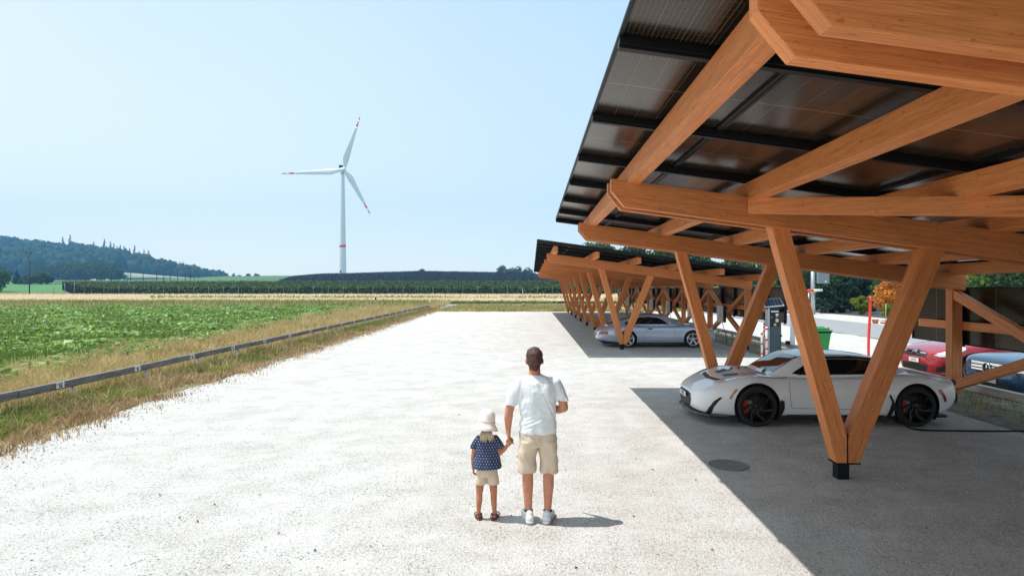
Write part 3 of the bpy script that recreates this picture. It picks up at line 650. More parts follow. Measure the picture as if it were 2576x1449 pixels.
# forested hill far left
ridge = [(-700, 600), (-400, 585), (-200, 594), (0, 603), (60, 609), (130, 615), (200, 620), (300, 633), (350, 647), (400, 660), (450, 672), (500, 684), (560, 692), (620, 696), (720, 699)]
rx_, ry_ = zip(*ridge)
def hill_z(px, t):
    top = H + (VY - np.interp(px, rx_, ry_) - 22) / FPX * 1400
    b = H + 22 / FPX * 850
    return b + (top - b) * np.sin(np.clip(t, 0, 1) * PI / 2) - np.clip(t - 1, 0, 9) * 60
HILLM = pbr('hill_floor', (.05, .09, .035), .95, var=.4, vscale=.02)
PX, T = np.meshgrid(np.linspace(-700, 720, 80), np.linspace(-.1, 1.6, 22)); D_ = 850 + 550 * T
V = np.stack([(PX - VX) / FPX * D_, D_, hill_z(PX, T)], 2).reshape(-1, 3); i = (np.arange(21)[:, None] * 80 + np.arange(79)[None]).ravel()
tag(np_mesh('hill', V, np.stack([i, i + 1, i + 81, i + 80], 1), HILLM, smooth=True), kind='structure')
# pale meadow strips at the hill's foot
for nm, m_, t0, t1, p0, p1 in (('foot_meadow', pbr('pale_meadow', (.20, .27, .13), .95, var=.2, vscale=.02), .02, .09, 300, 640), ('straw_meadow', pbr('straw_meadow', (.40, .37, .28), .95, var=.1, vscale=.03), .09, .13, 310, 560)):
    PX, T = np.meshgrid(np.linspace(p0, p1, 30), np.linspace(t0, t1, 5)); D_ = 850 + 550 * T
    V = np.stack([(PX - VX) / FPX * D_, D_, hill_z(PX, T) + 1.2], 2).reshape(-1, 3); i = (np.arange(4)[:, None] * 30 + np.arange(29)[None]).ravel()
    tag(np_mesh(nm, V, np.stack([i, i + 1, i + 31, i + 30], 1), m_), kind='structure')
def forest():
    ico = bmesh.new(); bmesh.ops.create_icosphere(ico, subdivisions=2, radius=1); bv = np.array([v.co[:] for v in ico.verts]); bf = np.array([[v.index for v in f.verts] for f in ico.faces]); ico.free()
    n = 4200; px = rng.uniform(-500, 625, n); t = rng.random(n) ** .8 * 1.05; 
    ok = ~((px > 290) & (t < .17)) & ~((px > 480) & (t < .45 * (px - 440) / 140)); px, t = px[ok], t[ok]; n = len(px); d = 850 + 550 * t
    C = np.stack([(px - VX) / FPX * d, d, hill_z(px, t)], 1)
    r = rng.uniform(4.5, 11, n) * np.interp(t, [0, .5, 1], [1.25, 1, .85]) * np.interp(px, [0, 480, 620], [1, .95, .6]); hh = r * rng.uniform(.9, 1.5, n)
    bump = 1 + .28 * rng.normal(size=(n, len(bv), 1)).clip(-1.5, 1.5) * .6
    V = bv[None] * bump * np.stack([r, r, hh], 1)[:, None] + (C + np.stack([0 * r, 0 * r, hh * .55], 1))[:, None]
    F = (np.arange(n)[:, None, None] * len(bv) + bf[None]).reshape(-1, 3)
    k = 22; u = unit(rng.normal(size=(n, k, 3)).reshape(-1, 3)).reshape(n, k, 3); u[..., 2] = np.abs(u[..., 2]) * 1.0
    P = (C + np.stack([0 * r, 0 * r, hh * .55], 1))[:, None] + u * np.stack([r, r, hh], 1)[:, None] * rng.uniform(.9, 1.15, (n, k, 1))
    V2, F2 = leaves(P.reshape(-1, 3), np.repeat(r * .2, k), .7)
    m_ = leafmat('forest_leaves', (.003, .010, .004), (.040, .075, .018), .8, .1, .1, .025)
    core = tag(np_mesh('forest', V.reshape(-1, 3), F, m_), 'dense mixed forest covering the long hill', 'forest', kind='stuff')
    sp = np_mesh('forest_foliage', V2, F2, m_); tag(sp, 'leafy tops of the hillside forest', 'forest', kind='stuff')
forest()
# dark conifers standing out on the ridge
for k, px in enumerate([158, 176, 236, 262, 278, 286, 303, 312, 326, 338, 350, 362, 374]):
    d = 1380; X = wx(px, d); zb = float(hill_z(px, .97)); h = random.uniform(24, 36); 
    tree('conifer_tree', X, d, h, h * .17, 1.5, 18, 520, 1.2, NEED, ORD[k] + ' of the thirteen dark conifers above the forest ridge', 'conifers on the hill ridge', shape='cone', z=zb + 6)
# round pale grove in front of the hill
for k, (px, ytop, d, wpx) in enumerate([(100, 661, 640, 60), (128, 664, 640, 50), (160, 657, 660, 62), (190, 655, 640, 56), (222, 657, 650, 60), (252, 655, 630, 58), (282, 662, 620, 56), (178, 668, 600, 64), (215, 667, 600, 60), (262, 668, 590, 66), (292, 676, 585, 46), (135, 676, 600, 54)]):
    zt = wz(ytop, d); zb = float(H + 17 / FPX * d); 
    tree('round_tree', wx(px, d), d, zt - zb, wpx / FPX * d * .52, 1, 26, 2600, .75, LFH, 'pale rounded tree in the hazy grove, ' + ['left end of its back row', 'second in its back row', 'third in its back row', 'fourth in its back row', 'fifth in its back row', 'sixth in its back row', 'right end of its back row', 'second in its front row', 'third in its front row', 'fourth in its front row', 'right end of its front row', 'left end of its front row'][k], 'round trees in the hazy grove', z=zb, lump=.4)
for px, ytop, d, wpx, m_, lb in [(-12, 664, 235, 82, LF, 'big green broadleaf tree at the left edge beyond the fields'), (42, 681, 330, 20, NEED, 'small dark conifer beside the big tree at the left edge'), (66, 692, 330, 40, LFH, 'low bush clump right of the small dark conifer'), (98, 684, 330, 44, LF, 'green bush clump beyond the bright green field'), (118, 690, 335, 36, LFH, 'smaller bush beside the green bush clump')]:
    zb = float(terr(wx(px, d), d)) - .5; tree('tree', wx(px, d), d, wz(ytop, d) - zb, wpx / FPX * d * .5, .5, 30, 3400, .4, m_, lb, z=zb, shape='cone' if 'conifer' in lb else 'round')
for px, ytop, d, wpx, lb in [(1058, 678, 520, 24, 'small lone round tree on the netted ridge'), (1268, 668, 540, 46, 'dark domed clump of trees on the ridge left of the carport'), (1300, 671, 545, 46, 'second dark domed tree on the ridge beside the carport'), (1328, 674, 550, 40, 'third dark domed tree nearest the carport roof'), (626, 686, 700, 14, 'tiny tree on the green skyline'), (645, 687, 700, 16, 'tiny tree right of the other on the green skyline'), (588, 688, 800, 12, 'tiny bush at the foot of the hill')]:
    zt = wz(ytop, d); hh = 24 / FPX * d if wpx > 30 else 14 / FPX * d
    tree('domed_tree', wx(px, d), d, hh + 4, wpx / FPX * d * .5, .5, 26, 2200, .55 if wpx > 15 else .5, LFH, lb, z=zt - hh - 4, lump=.4)

# orchard rows with posts and wires
def orchard():
    t = empty('trellis_orchard', (wx(800, 180), 181, 0), label='long trellised orchard rows with grey posts and black wires beyond the wheat', cat='orchard')
    o0 = Vector(t.location)
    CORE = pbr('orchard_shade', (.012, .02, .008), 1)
    ORL = leafmat('orchard_leaves', (.010, .028, .006), (.22, .33, .06), .6, .25, .2, .3)
    rows = [(182.5, 2.6), (187, 2.9), (192, 3.1), (198, 3.3), (205, 3.5), (213, 3.6), (222, 3.7), (232, 3.7), (243, 3.6), (254, 3.4)]
    for k, (y, h) in enumerate(rows):
        x0 = wx(208 - k * 6, y); x1 = wx(1620, y); zz = float(terr(0, y))
        n = int((x1 - x0) * (60 if k < 2 else 30)); X = rng.uniform(x0, x1, n); Z = h * (rng.random(n) ** (.8 if k < 2 else .35)); yy = y + rng.normal(0, .38, n)
        zl = np.array([noise.noise(Vector((a * .5, y, 0))) + .6 * noise.noise(Vector((a * 1.9, y, 5))) for a in X]); Z = Z * (1 + .13 * zl)
        keep = np.array([noise.noise(Vector((a * 1.3, b * 1.3, y))) > -.28 for a, b in zip(X, Z)]); X, Z, yy = X[keep], Z[keep], yy[keep]
        V, F = leaves(np.stack([X, yy, Z + zz + .1], 1) - np.array(o0), rng.uniform(.12, .26, len(X)), .6); np_mesh('hedge_row', V, F, ORL, t)
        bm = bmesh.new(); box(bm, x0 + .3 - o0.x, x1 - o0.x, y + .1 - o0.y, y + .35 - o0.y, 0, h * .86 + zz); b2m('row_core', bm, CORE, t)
    PM = pbr('orchard_post_grey', (.28, .28, .27), .8)
    px = 262; k = 0
    while px < 1440:
        x = wx(px, 181.6); bm = bmesh.new(); tube(bm, [(x - o0.x, .5, 0), (x - o0.x, .5, 2.9)], .05, 6); b2m('post', bm, PM, t); px += 37.6
    for px0 in (135, 163, 187):       # bare end of the trellis
        for y in (182, 192):
            x = wx(px0, y); bm = bmesh.new(); tube(bm, [(x - o0.x, y - o0.y, 0), (x - o0.x, y - o0.y, 3.7)], .07, 6); b2m('post', bm, PM, t)
    for z, y, x0 in ((2.85, 181.4, 187), (4.25, 208, 132), (3.5, 190, 132)):
        bm = bmesh.new(); pts = []
        a = wx(x0, y)
        while a < wx(1440, y): pts.append((a - o0.x, y - o0.y, z + .10 * math.sin(a * 1.5) + .08 * noise.noise(Vector((a * .7, y, 0))))); a += 1.05
        tube(bm, pts, .075, 5); b2m('wire', bm, BLACK, t)
orchard()
# hail nets over the orchard on the rise
def nets():
    NET = pbr('hail_net', (.007, .010, .014), .95, spec=.1, col2=(.0015, .0022, .0035), vscale=1.0, stretch=(.55, .04, .2), bump=.9, bscale=1.2, bdist=1.2)
    ys = np.concatenate([[262, 262.2], np.linspace(268, 452, 34)])
    Xn, Yn = np.meshgrid(np.linspace(0, 1, 300), ys); lp = np.interp(Yn, [262, 300, 350, 450], [690, 704, 732, 850]); PXn = lp + Xn * (1620 - lp); X = (PXn - VX) / FPX * Yn
    Z = terr(X, Yn) + np.interp(Yn, [262, 300, 452], [2.5, 2.0, 1.3]) + .25 * np.abs(np.sin(X * .7)) ; Z[0] = terr(X[0], Yn[0]) + .1
    edge = (Xn == 0); Z[edge] = terr(X[edge], Yn[edge])
    V = np.stack([X, Yn, Z], 2).reshape(-1, 3); nx = 300; i = (np.arange(len(ys) - 1)[:, None] * nx + np.arange(nx - 1)[None]).ravel()
    o = np_mesh('netted_orchard', V, np.stack([i, i + 1, i + nx + 1, i + nx], 1), NET); tag(o, 'dark blue grey hail netting spread over the orchard on the rise', 'netting')
    n = 9000; yy = rng.uniform(262, 450, n); px = rng.uniform(700, 1600, n); ok = px > np.interp(yy, [262, 300, 350, 450], [690, 704, 732, 850]) + 5; yy, px = yy[ok], px[ok]; X = (px - VX) / FPX * yy
    V, F = blades(np.stack([X, yy, terr(X, yy) + np.interp(yy, [262, 300, 452], [2.4, 1.9, 1.2])], 1), rng.uniform(.4, 1.0, len(X)), .12, .1); np_mesh('net_peaks', V, F, pbr('net_peak_grey', (.018, .022, .03), .95, spec=.1), o)
    PM = MATS['orchard_post_grey']
    for px in range(760, 1440, 44):
        bm = bmesh.new(); x = wx(px, 261); z = float(terr(x, 261)); tube(bm, [(x, 261, z), (x, 261, z + 2.6)], .07, 6); b2m('post', bm, PM, o)
    V, F = leaves(np.stack([rng.uniform(wx(690, 262), wx(1620, 262), 5000), rng.uniform(259.5, 261.4, 5000), float(terr(0, 260)) + rng.uniform(.2, 2.6, 5000)], 1), .35, .6); np_mesh('orchard_leaves', V, F, LFD, o)
nets()
def big_trees():
    lb = ['tall dark leafy tree just above the far carport roof corner', 'tall tree behind the far carport roof, second from its corner', 'tall tree behind the middle of the far carport roof', 'dark tree rising behind the far carport between the big timber legs', 'tree with lighter leaves behind the far carport roof', 'tree behind the right end of the far carport roof', 'tall tree beyond the nursery road']
    for k, (px, yt, d, wpx, m_) in enumerate([(1502, 596, 104, 118, LF), (1590, 604, 100, 120, LFD), (1668, 612, 104, 130, LF), (1750, 625, 100, 130, LFD), (1850, 640, 102, 130, LF), (1925, 650, 98, 120, LF), (2015, 655, 96, 120, LFD)]):
        tree('leafy_tree', wx(px, d), d, wz(yt, d), wpx / FPX * d * .5, 1.6, 40, 7500, .24, m_, lb[k], 'tall trees behind the far carport')
big_trees()

# utility poles
PW = pbr('pole_wood', (.055, .045, .035), .9)
LBP = ['tall wooden utility pole at the left, nearest the wheat', 'wooden utility pole in front of the orchard end']
for k, (px, yt, d) in enumerate([(74, 633, 185), (214.5, 660, 178.5), (280, 671, 250), (329, 671, 262), (360, 671, 290), (394.5, 672, 300), (412, 673, 320), (428, 675, 330), (447, 673, 345), (466, 673, 360), (478.5, 670, 375), (489, 672, 385), (500, 670, 395), (322, 678, 400)]):
    x = wx(px, d); zb = float(terr(x, d)) - .3; zt = wz(yt, d)
    t = empty('utility_pole', (x, d, zb), label=LBP[k] if k < 2 else 'thin dark utility pole over the orchard, ' + ['', '', 'tallest and first of the receding row', 'second of the receding row', 'third of the receding row', 'fourth of the receding row', 'fifth of the receding row', 'sixth of the receding row', 'seventh of the receding row', 'eighth of the receding row', 'ninth of the receding row', 'tenth of the receding row', 'last on the right of the receding row', 'short one left of the second'][k], cat='utility pole', group='utility poles across the fields')
    bm = bmesh.new(); r_ = .17 if k < 2 else .19; tube(bm, [(0, 0, 0), (0, 0, zt - zb)], [r_, r_ * .7], 8); b2m('shaft', bm, PW, t)
    if k < 3:
        for dz in (.5, 1.7, 3.4)[:3 - k]:
            bm = bmesh.new(); lathe(bm, [(.02, -.1), (.12, -.1), (.14, .12), (.05, .2), (.02, .2)], 8, 'z', (.28 if dz != 1.7 else -.28, 0, zt - zb - dz)); tube(bm, [(0, 0, zt - zb - dz - .1), (.28 if dz != 1.7 else -.28, 0, zt - zb - dz - .1)], .04, 6); b2m('insulator', bm, BLACK, t)
# roadside markers
DK = pbr('marker_black', (.02, .02, .02), .5)
def marker(x, y, d0, h, wd, label, bands, tw=None):
    t = empty('marker_post', (x, y, 0), label=label, cat='marker post')
    bm = bmesh.new(); tube(bm, [(0, 0, -.05), (0, 0, h * .97), (0, 0, h)], [wd, wd, wd * .6], 10); b2m('post', bm, WHITEP, t)
    for a, b, m_ in bands:
        bm = bmesh.new(); lathe(bm, [(wd * 1.0, h * a), (wd * 1.08, h * a), (wd * 1.08, h * b), (wd * 1.0, h * b)], 10); b2m('band', bm, m_, t)
marker(wx(945, 79), 79, 79, 1.35, .085, 'white roadside marker post with black band standing in the grass left of the turning', [(.55, .85, DK)])
marker(wx(1081, 66.5), 66.5, 66.5, .92, .05, 'striped red and white marker post at the far end of the wooden rail', [(.2, .4, REDP), (.6, .8, REDP)])
marker(wx(1316.5, 66), 66, 66, .98, .06, 'white marker post with black bands at the far end of the lot', [(.35, .55, DK), (.75, .95, DK)])
marker(wx(1315, 92), 92, 92, 2.0, .04, 'thin pale pole beyond the road behind the banded marker', [(.6, .7, DK)])

# ------------------------------------------------------------------ cars
def bspline(P, n):
    P = np.asarray(P, float); k = 3; m = len(P); kn = np.concatenate([np.zeros(k), np.linspace(0, 1, m - k + 1), np.ones(k)])
    out = []
    for t in np.linspace(0, 1 - 1e-9, n):
        j = np.searchsorted(kn, t, 'right') - 1; d = [P[i + j - k].copy() for i in range(k + 1)]
        for r in range(1, k + 1):
            for i in range(k, r - 1, -1):
                a = (t - kn[i + j - k]) / max(kn[i + 1 + j - r] - kn[i + j - k], 1e-12); d[i] = (1 - a) * d[i - 1] + a * d[i]
        out.append(d[k])
    return np.array(out)
def hermite(xs, ys, x):
    xs = np.asarray(xs, float); ys = np.asarray(ys, float); h = np.diff(xs); s = np.diff(ys, axis=0) / h[:, None]
    m = np.zeros_like(ys); m[1:-1] = np.where(s[:-1] * s[1:] > 0, 2 * s[:-1] * s[1:] / (s[:-1] + s[1:] + 1e-12), 0); m[0] = s[0]; m[-1] = s[-1]
    i = np.clip(np.searchsorted(xs, x) - 1, 0, len(h) - 1); t = ((x - xs[i]) / h[i])[:, None]; H_ = h[i][:, None]
    return (2*t**3-3*t**2+1)*ys[i] + (t**3-2*t**2+t)*H_*m[i] + (-2*t**3+3*t**2)*ys[i+1] + (t**3-t**2)*H_*m[i+1]
def loft(keys, nst, nsec, ctrl):
    keys = np.array(keys, float); xs = np.unique(np.concatenate([hx for hx in (np.linspace(keys[0, 0], keys[-1, 0], nst), keys[0, 0] + (keys[-1, 0] - keys[0, 0]) * .06 * np.linspace(0, 1, 9) ** 1.6)]))
    K = hermite(keys[:, 0], keys[:, 1:], xs); bm = bmesh.new(); rings = []
    for x, k in zip(xs, K):
        half = bspline(ctrl(k), nsec); ring = [(x, -y, z) for y, z in half[::-1][:-1]] + [(x, y, z) for y, z in half][:-1] if False else None
        pts = [(x, p[0], p[1]) for p in half] + [(x, -p[0], p[1]) for p in half[::-1][1:-1]]
        rings.append([bm.verts.new(p) for p in pts])
    n = len(rings[0])
    for a, b in zip(rings[:-1], rings[1:]):
        for j in range(n): bm.faces.new((a[j], a[(j + 1) % n], b[(j + 1) % n], b[j]))
    bm.faces.new(rings[0][::-1]); bm.faces.new(rings[-1]); bmesh.ops.recalc_face_normals(bm, faces=bm.faces)
    return bm
def body_ctrl(k):
    zb, ws, wm, zm, wk, zk, zc = k
    return [(0, zb), (ws * .5, zb), (ws * .93, zb), (ws + (wm - ws) * .3, zb + .03), (wm, zb + (zm - zb) * .55), (wm * 1.01, zm), (wm * .995, zm + (zk - zm) * .55), (wk + (wm - wk) * .45, zk - .02), (wk * .93, zk + .012), (wk * .62, zk * .35 + zc * .65), (wk * .3, zc), (0, zc)]
def cab_ctrl(k):
    wb, zb, wt, zt = k; h = zt - zb
    return [(0, zb - .12), (wb * .5, zb - .12), (wb * .96, zb - .11), (wb, zb), (wb + (wt - wb) * .42, zb + h * .45), (wt * 1.04, zb + h * .84), (wt * .98, zb + h * .96), (wt * .75, zt + .003), (wt * .4, zt + .012), (0, zt + .016)]
def cut_arches(o, wheels, r, hw, inset):
    cut = bmesh.new()
    for x, z in wheels:
        for s in (1, -1):
            lathe(cut, [(0, min(s * (hw - inset), s * (hw + .3))), (r, min(s * (hw - inset), s * (hw + .3))), (r, max(s * (hw - inset), s * (hw + .3))), (0, max(s * (hw - inset), s * (hw + .3)))], 56, 'y', (x, 0, z))
    bmesh.ops.remove_doubles(cut, verts=cut.verts, dist=1e-5); bmesh.ops.recalc_face_normals(cut, faces=cut.faces)
    me = bpy.data.meshes.new('cut'); cut.to_mesh(me); cut.free(); co = bpy.data.objects.new('cut', me); COL.objects.link(co)
    par = o.parent; o.parent = None
    md = o.modifiers.new('b', 'BOOLEAN'); md.operation = 'DIFFERENCE'; md.solver = 'EXACT'; md.object = co
    dg = bpy.context.evaluated_depsgraph_get(); dg.update(); nm = bpy.data.meshes.new_from_object(o.evaluated_get(dg)); o.modifiers.clear(); o.data = nm
    bpy.data.objects.remove(co); o.parent = par
    nm.polygons.foreach_set('use_smooth', [True] * len(nm.polygons)); nm.set_sharp_from_angle(angle=R(38))
def patch(name, bvhs, poly, axis, side, mat, parent, off=.004, step=.04, ctr=None):
    """polygon drawn in a side, front or top view and pressed onto the bodywork"""
    bm = bmesh.new()
    def to3(u, v): return {'y': Vector((u, 0, v)), 'x': Vector((0, u, v)), 'z': Vector((u, v, 0))}[axis]
    f = bm.faces.new([bm.verts.new(to3(u, v)) for u, v in poly])
    us = [p[0] for p in poly]; vs = [p[1] for p in poly]
    e1 = to3(1, 0); e2 = to3(0, 1)
    for lo, hi, e in ((min(us), max(us), e1), (min(vs), max(vs), e2)):
        n = max(1, int((hi - lo) / step))
        for k in range(1, n): bmesh.ops.bisect_plane(bm, geom=bm.verts[:] + bm.edges[:] + bm.faces[:], plane_co=e * (lo + (hi - lo) * k / n), plane_no=e)
    ax = {'y': Vector((0, 1, 0)), 'x': Vector((1, 0, 0)), 'z': Vector((0, 0, 1))}[axis]; bad = []
    for v in bm.verts:
        org = v.co + ax * side * 6; best = None
        for bv in bvhs:
            h = bv.ray_cast(org, -ax * side, 12)
            if h[0] is not None and (best is None or h[3] < best[3]): best = h
        if best is None: bad.append(v)
        else:
            nn = best[1]; nn = nn if nn.dot(ax * side) > 0 else -nn; v.co = best[0] + nn * off
    bmesh.ops.delete(bm, geom=bad, context='VERTS')
    bmesh.ops.triangulate(bm, faces=bm.faces[:])
    if axis == 'y' and side < 0 or True: pass
    me = bpy.data.meshes.new(name); bmesh.ops.recalc_face_normals(bm, faces=bm.faces); bm.to_mesh(me); bm.free()
    o = link(name, me, mat, parent, True); return o
TYRE = pbr('tyre_rubber', (.018, .018, .018), .85, bump=.2, bscale=120)
GLASS = pbr('dark_glass', (.006, .007, .008), .03, spec=.6, coat=.5)
RIMB = pbr('rim_black', (.012, .012, .013), .3, .3); RIMS = pbr('rim_silver', (.62, .63, .65), .28, .85)
CAL = pbr('caliper_red', (.62, .01, .01), .4); DARKP = pbr('dark_plastic', (.012, .012, .013), .55)
LAMP = pbr('lamp_glass', (.72, .76, .80), .08, .1, coat=1); CHROME = pbr('chrome', (.82, .83, .85), .1, 1)
REDL = pbr('lamp_red', (.30, .012, .01), .12, coat=1); AMB = pbr('lamp_amber', (.50, .19, .02), .2, coat=1); PLATE = pbr('plate_white', (.78, .78, .76), .5)
def wheel(parent, x, y, r, wd, side, rim, nsp, caliper=None, twist=.25, rimr=.76, spw=.05, lip=None):
    """tyre > rim, brake_caliper; side = +1 for the +y side"""
    bm = bmesh.new(); ri = r * rimr; yo = side * wd / 2
    prof = [(ri, -wd / 2 * .85), (ri + .02, -wd / 2), (r - .03, -wd / 2), (r - .008, -wd / 2 + .025), (r, -wd / 2 + .05), (r, wd / 2 - .05), (r - .008, wd / 2 - .025), (r - .03, wd / 2), (ri + .02, wd / 2), (ri, wd / 2 * .85)]
    lathe(bm, prof, 56, 'y'); t = b2m('wheel', bm, TYRE, parent); t.location = (x, y, r)
    bm = bmesh.new()
    lathe(bm, [(ri + .004, yo * .98), (ri - .012, yo * .99), (ri - .022, yo * .8), (ri - .03, -yo * .7), (ri, -yo * .8)], 56, 'y')
    lathe(bm, [(0, yo * .62), (.03, yo * .60), (.055, yo * .5), (.06, yo * .2), (0, yo * .1)], 24, 'y')
    for k in range(nsp):
        a = 2 * PI * k / nsp + .3; a2 = a + twist / nsp * 2
        p = []
        for (rr, aa, w_, yy) in ((.03, a, spw * .8, yo * .5), (ri * .5, a, spw * .55, yo * .62), (ri - .014, a2, spw, yo * .86)):
            c = Vector((math.cos(aa) * rr, yy, math.sin(aa) * rr)); s_ = Vector((-math.sin(aa), 0, math.cos(aa))) * w_ / 2; th = Vector((0, -side * .035, 0))
            p.append([bm.verts.new(c + s_), bm.verts.new(c - s_), bm.verts.new(c - s_ + th), bm.verts.new(c + s_ + th)])
        for q0, q1 in zip(p[:-1], p[1:]):
            for j in range(4): bm.faces.new((q0[j], q0[(j + 1) % 4], q1[(j + 1) % 4], q1[j]))
        bm.faces.new(p[0]); bm.faces.new(p[-1])
    b2m('rim', bm, rim, t, sharp=35)
    if lip:
        bm = bmesh.new(); lathe(bm, [(ri + .006, yo * .9), (ri + .006, yo * 1.02), (ri - .02, yo * 1.02), (ri - .024, yo * .9)], 56, 'y'); b2m('rim_lip', bm, lip, t)
    bm = bmesh.new(); lathe(bm, [(.05, yo * .05), (ri * .82, yo * .05), (ri * .82, -yo * .1), (.05, -yo * .1)], 40, 'y'); b2m('brake_disc', bm, pbr('disc_steel', (.12, .11, .105), .4, .8) if 'disc_steel' not in MATS else MATS['disc_steel'], t)
    if caliper:
        bm = bmesh.new(); a0, a1 = caliper; P = []
        for k in range(7):
            a = a0 + (a1 - a0) * k / 6; P.append((math.cos(a), math.sin(a)))
        pts = [(c * ri * .9, yo * .30, s_ * ri * .9) for c, s_ in P] + [(c * ri * .6, yo * .30, s_ * ri * .6) for c, s_ in P[::-1]]
        prism(bm, pts, (0, -yo * .35, 0), bev=.004); b2m('brake_caliper', bm, CAL, t)
    return t
def make_car(name, loc, rz, label, cat, paint, keys, cab, wheels, r, hw, wkw, arch=.05):
    t = empty(name, loc, rz, label, cat)
    bm = loft(keys, 96, 44, body_ctrl); bv = BVHTree.FromBMesh(bm); me = bpy.data.meshes.new('body'); bm.to_mesh(me); bm.free(); o = link('body', me, paint, t)
    t2 = Matrix.Identity(4); cut_arches(o, [(w_, r + .01) for w_ in wheels], r + arch, hw, .26)
    bm = loft(cab, 60, 34, cab_ctrl); bc = BVHTree.FromBMesh(bm); c = b2m('cabin', bm, paint, t, smooth=True)
    for x in wheels:
        for s in (1, -1):
            bm = bmesh.new(); ra = r + arch - .004
            lathe(bm, [(ra, s * (hw - .255)), (ra, s * (hw - .03))], 48, 'y'); lathe(bm, [(0, s * (hw - .25)), (ra, s * (hw - .25))], 48, 'y')
            for v in bm.verts: v.co += Vector((x, 0, r + .01))
            k = [f for f in bm.faces if f.calc_center_median().z < .12]; bmesh.ops.delete(bm, geom=k, context='FACES'); b2m('wheel_arch', bm, DARKP, t)
            wheel(t, x, s * (hw - .125 + wkw.get('out', 0)), r, wkw.get('wd', .22), s, **{k_: v_ for k_, v_ in wkw.items() if k_ not in ('wd', 'out')})
    return t, bv, bc
def mir(P): return [(u, -v) for u, v in P]
def emblem_text(s, size, mat, par, loc, rot): return text_mesh('lettering', s, size, mat, par, loc, rot)
def panel_line(t, bvs, pts, side, w=.006, mat=None):
    for (a, b) in zip(pts[:-1], pts[1:]):
        d = Vector((b[0] - a[0], b[1] - a[1])).normalized() ; n = Vector((-d.y, d.x)) * w / 2
        poly = [(a[0] + n.x, a[1] + n.y), (b[0] + n.x, b[1] + n.y), (b[0] - n.x, b[1] - n.y), (a[0] - n.x, a[1] - n.y)]
        patch('panel_gap', bvs, poly, 'y', side, mat or DARKP, t, off=.0025, step=.05)

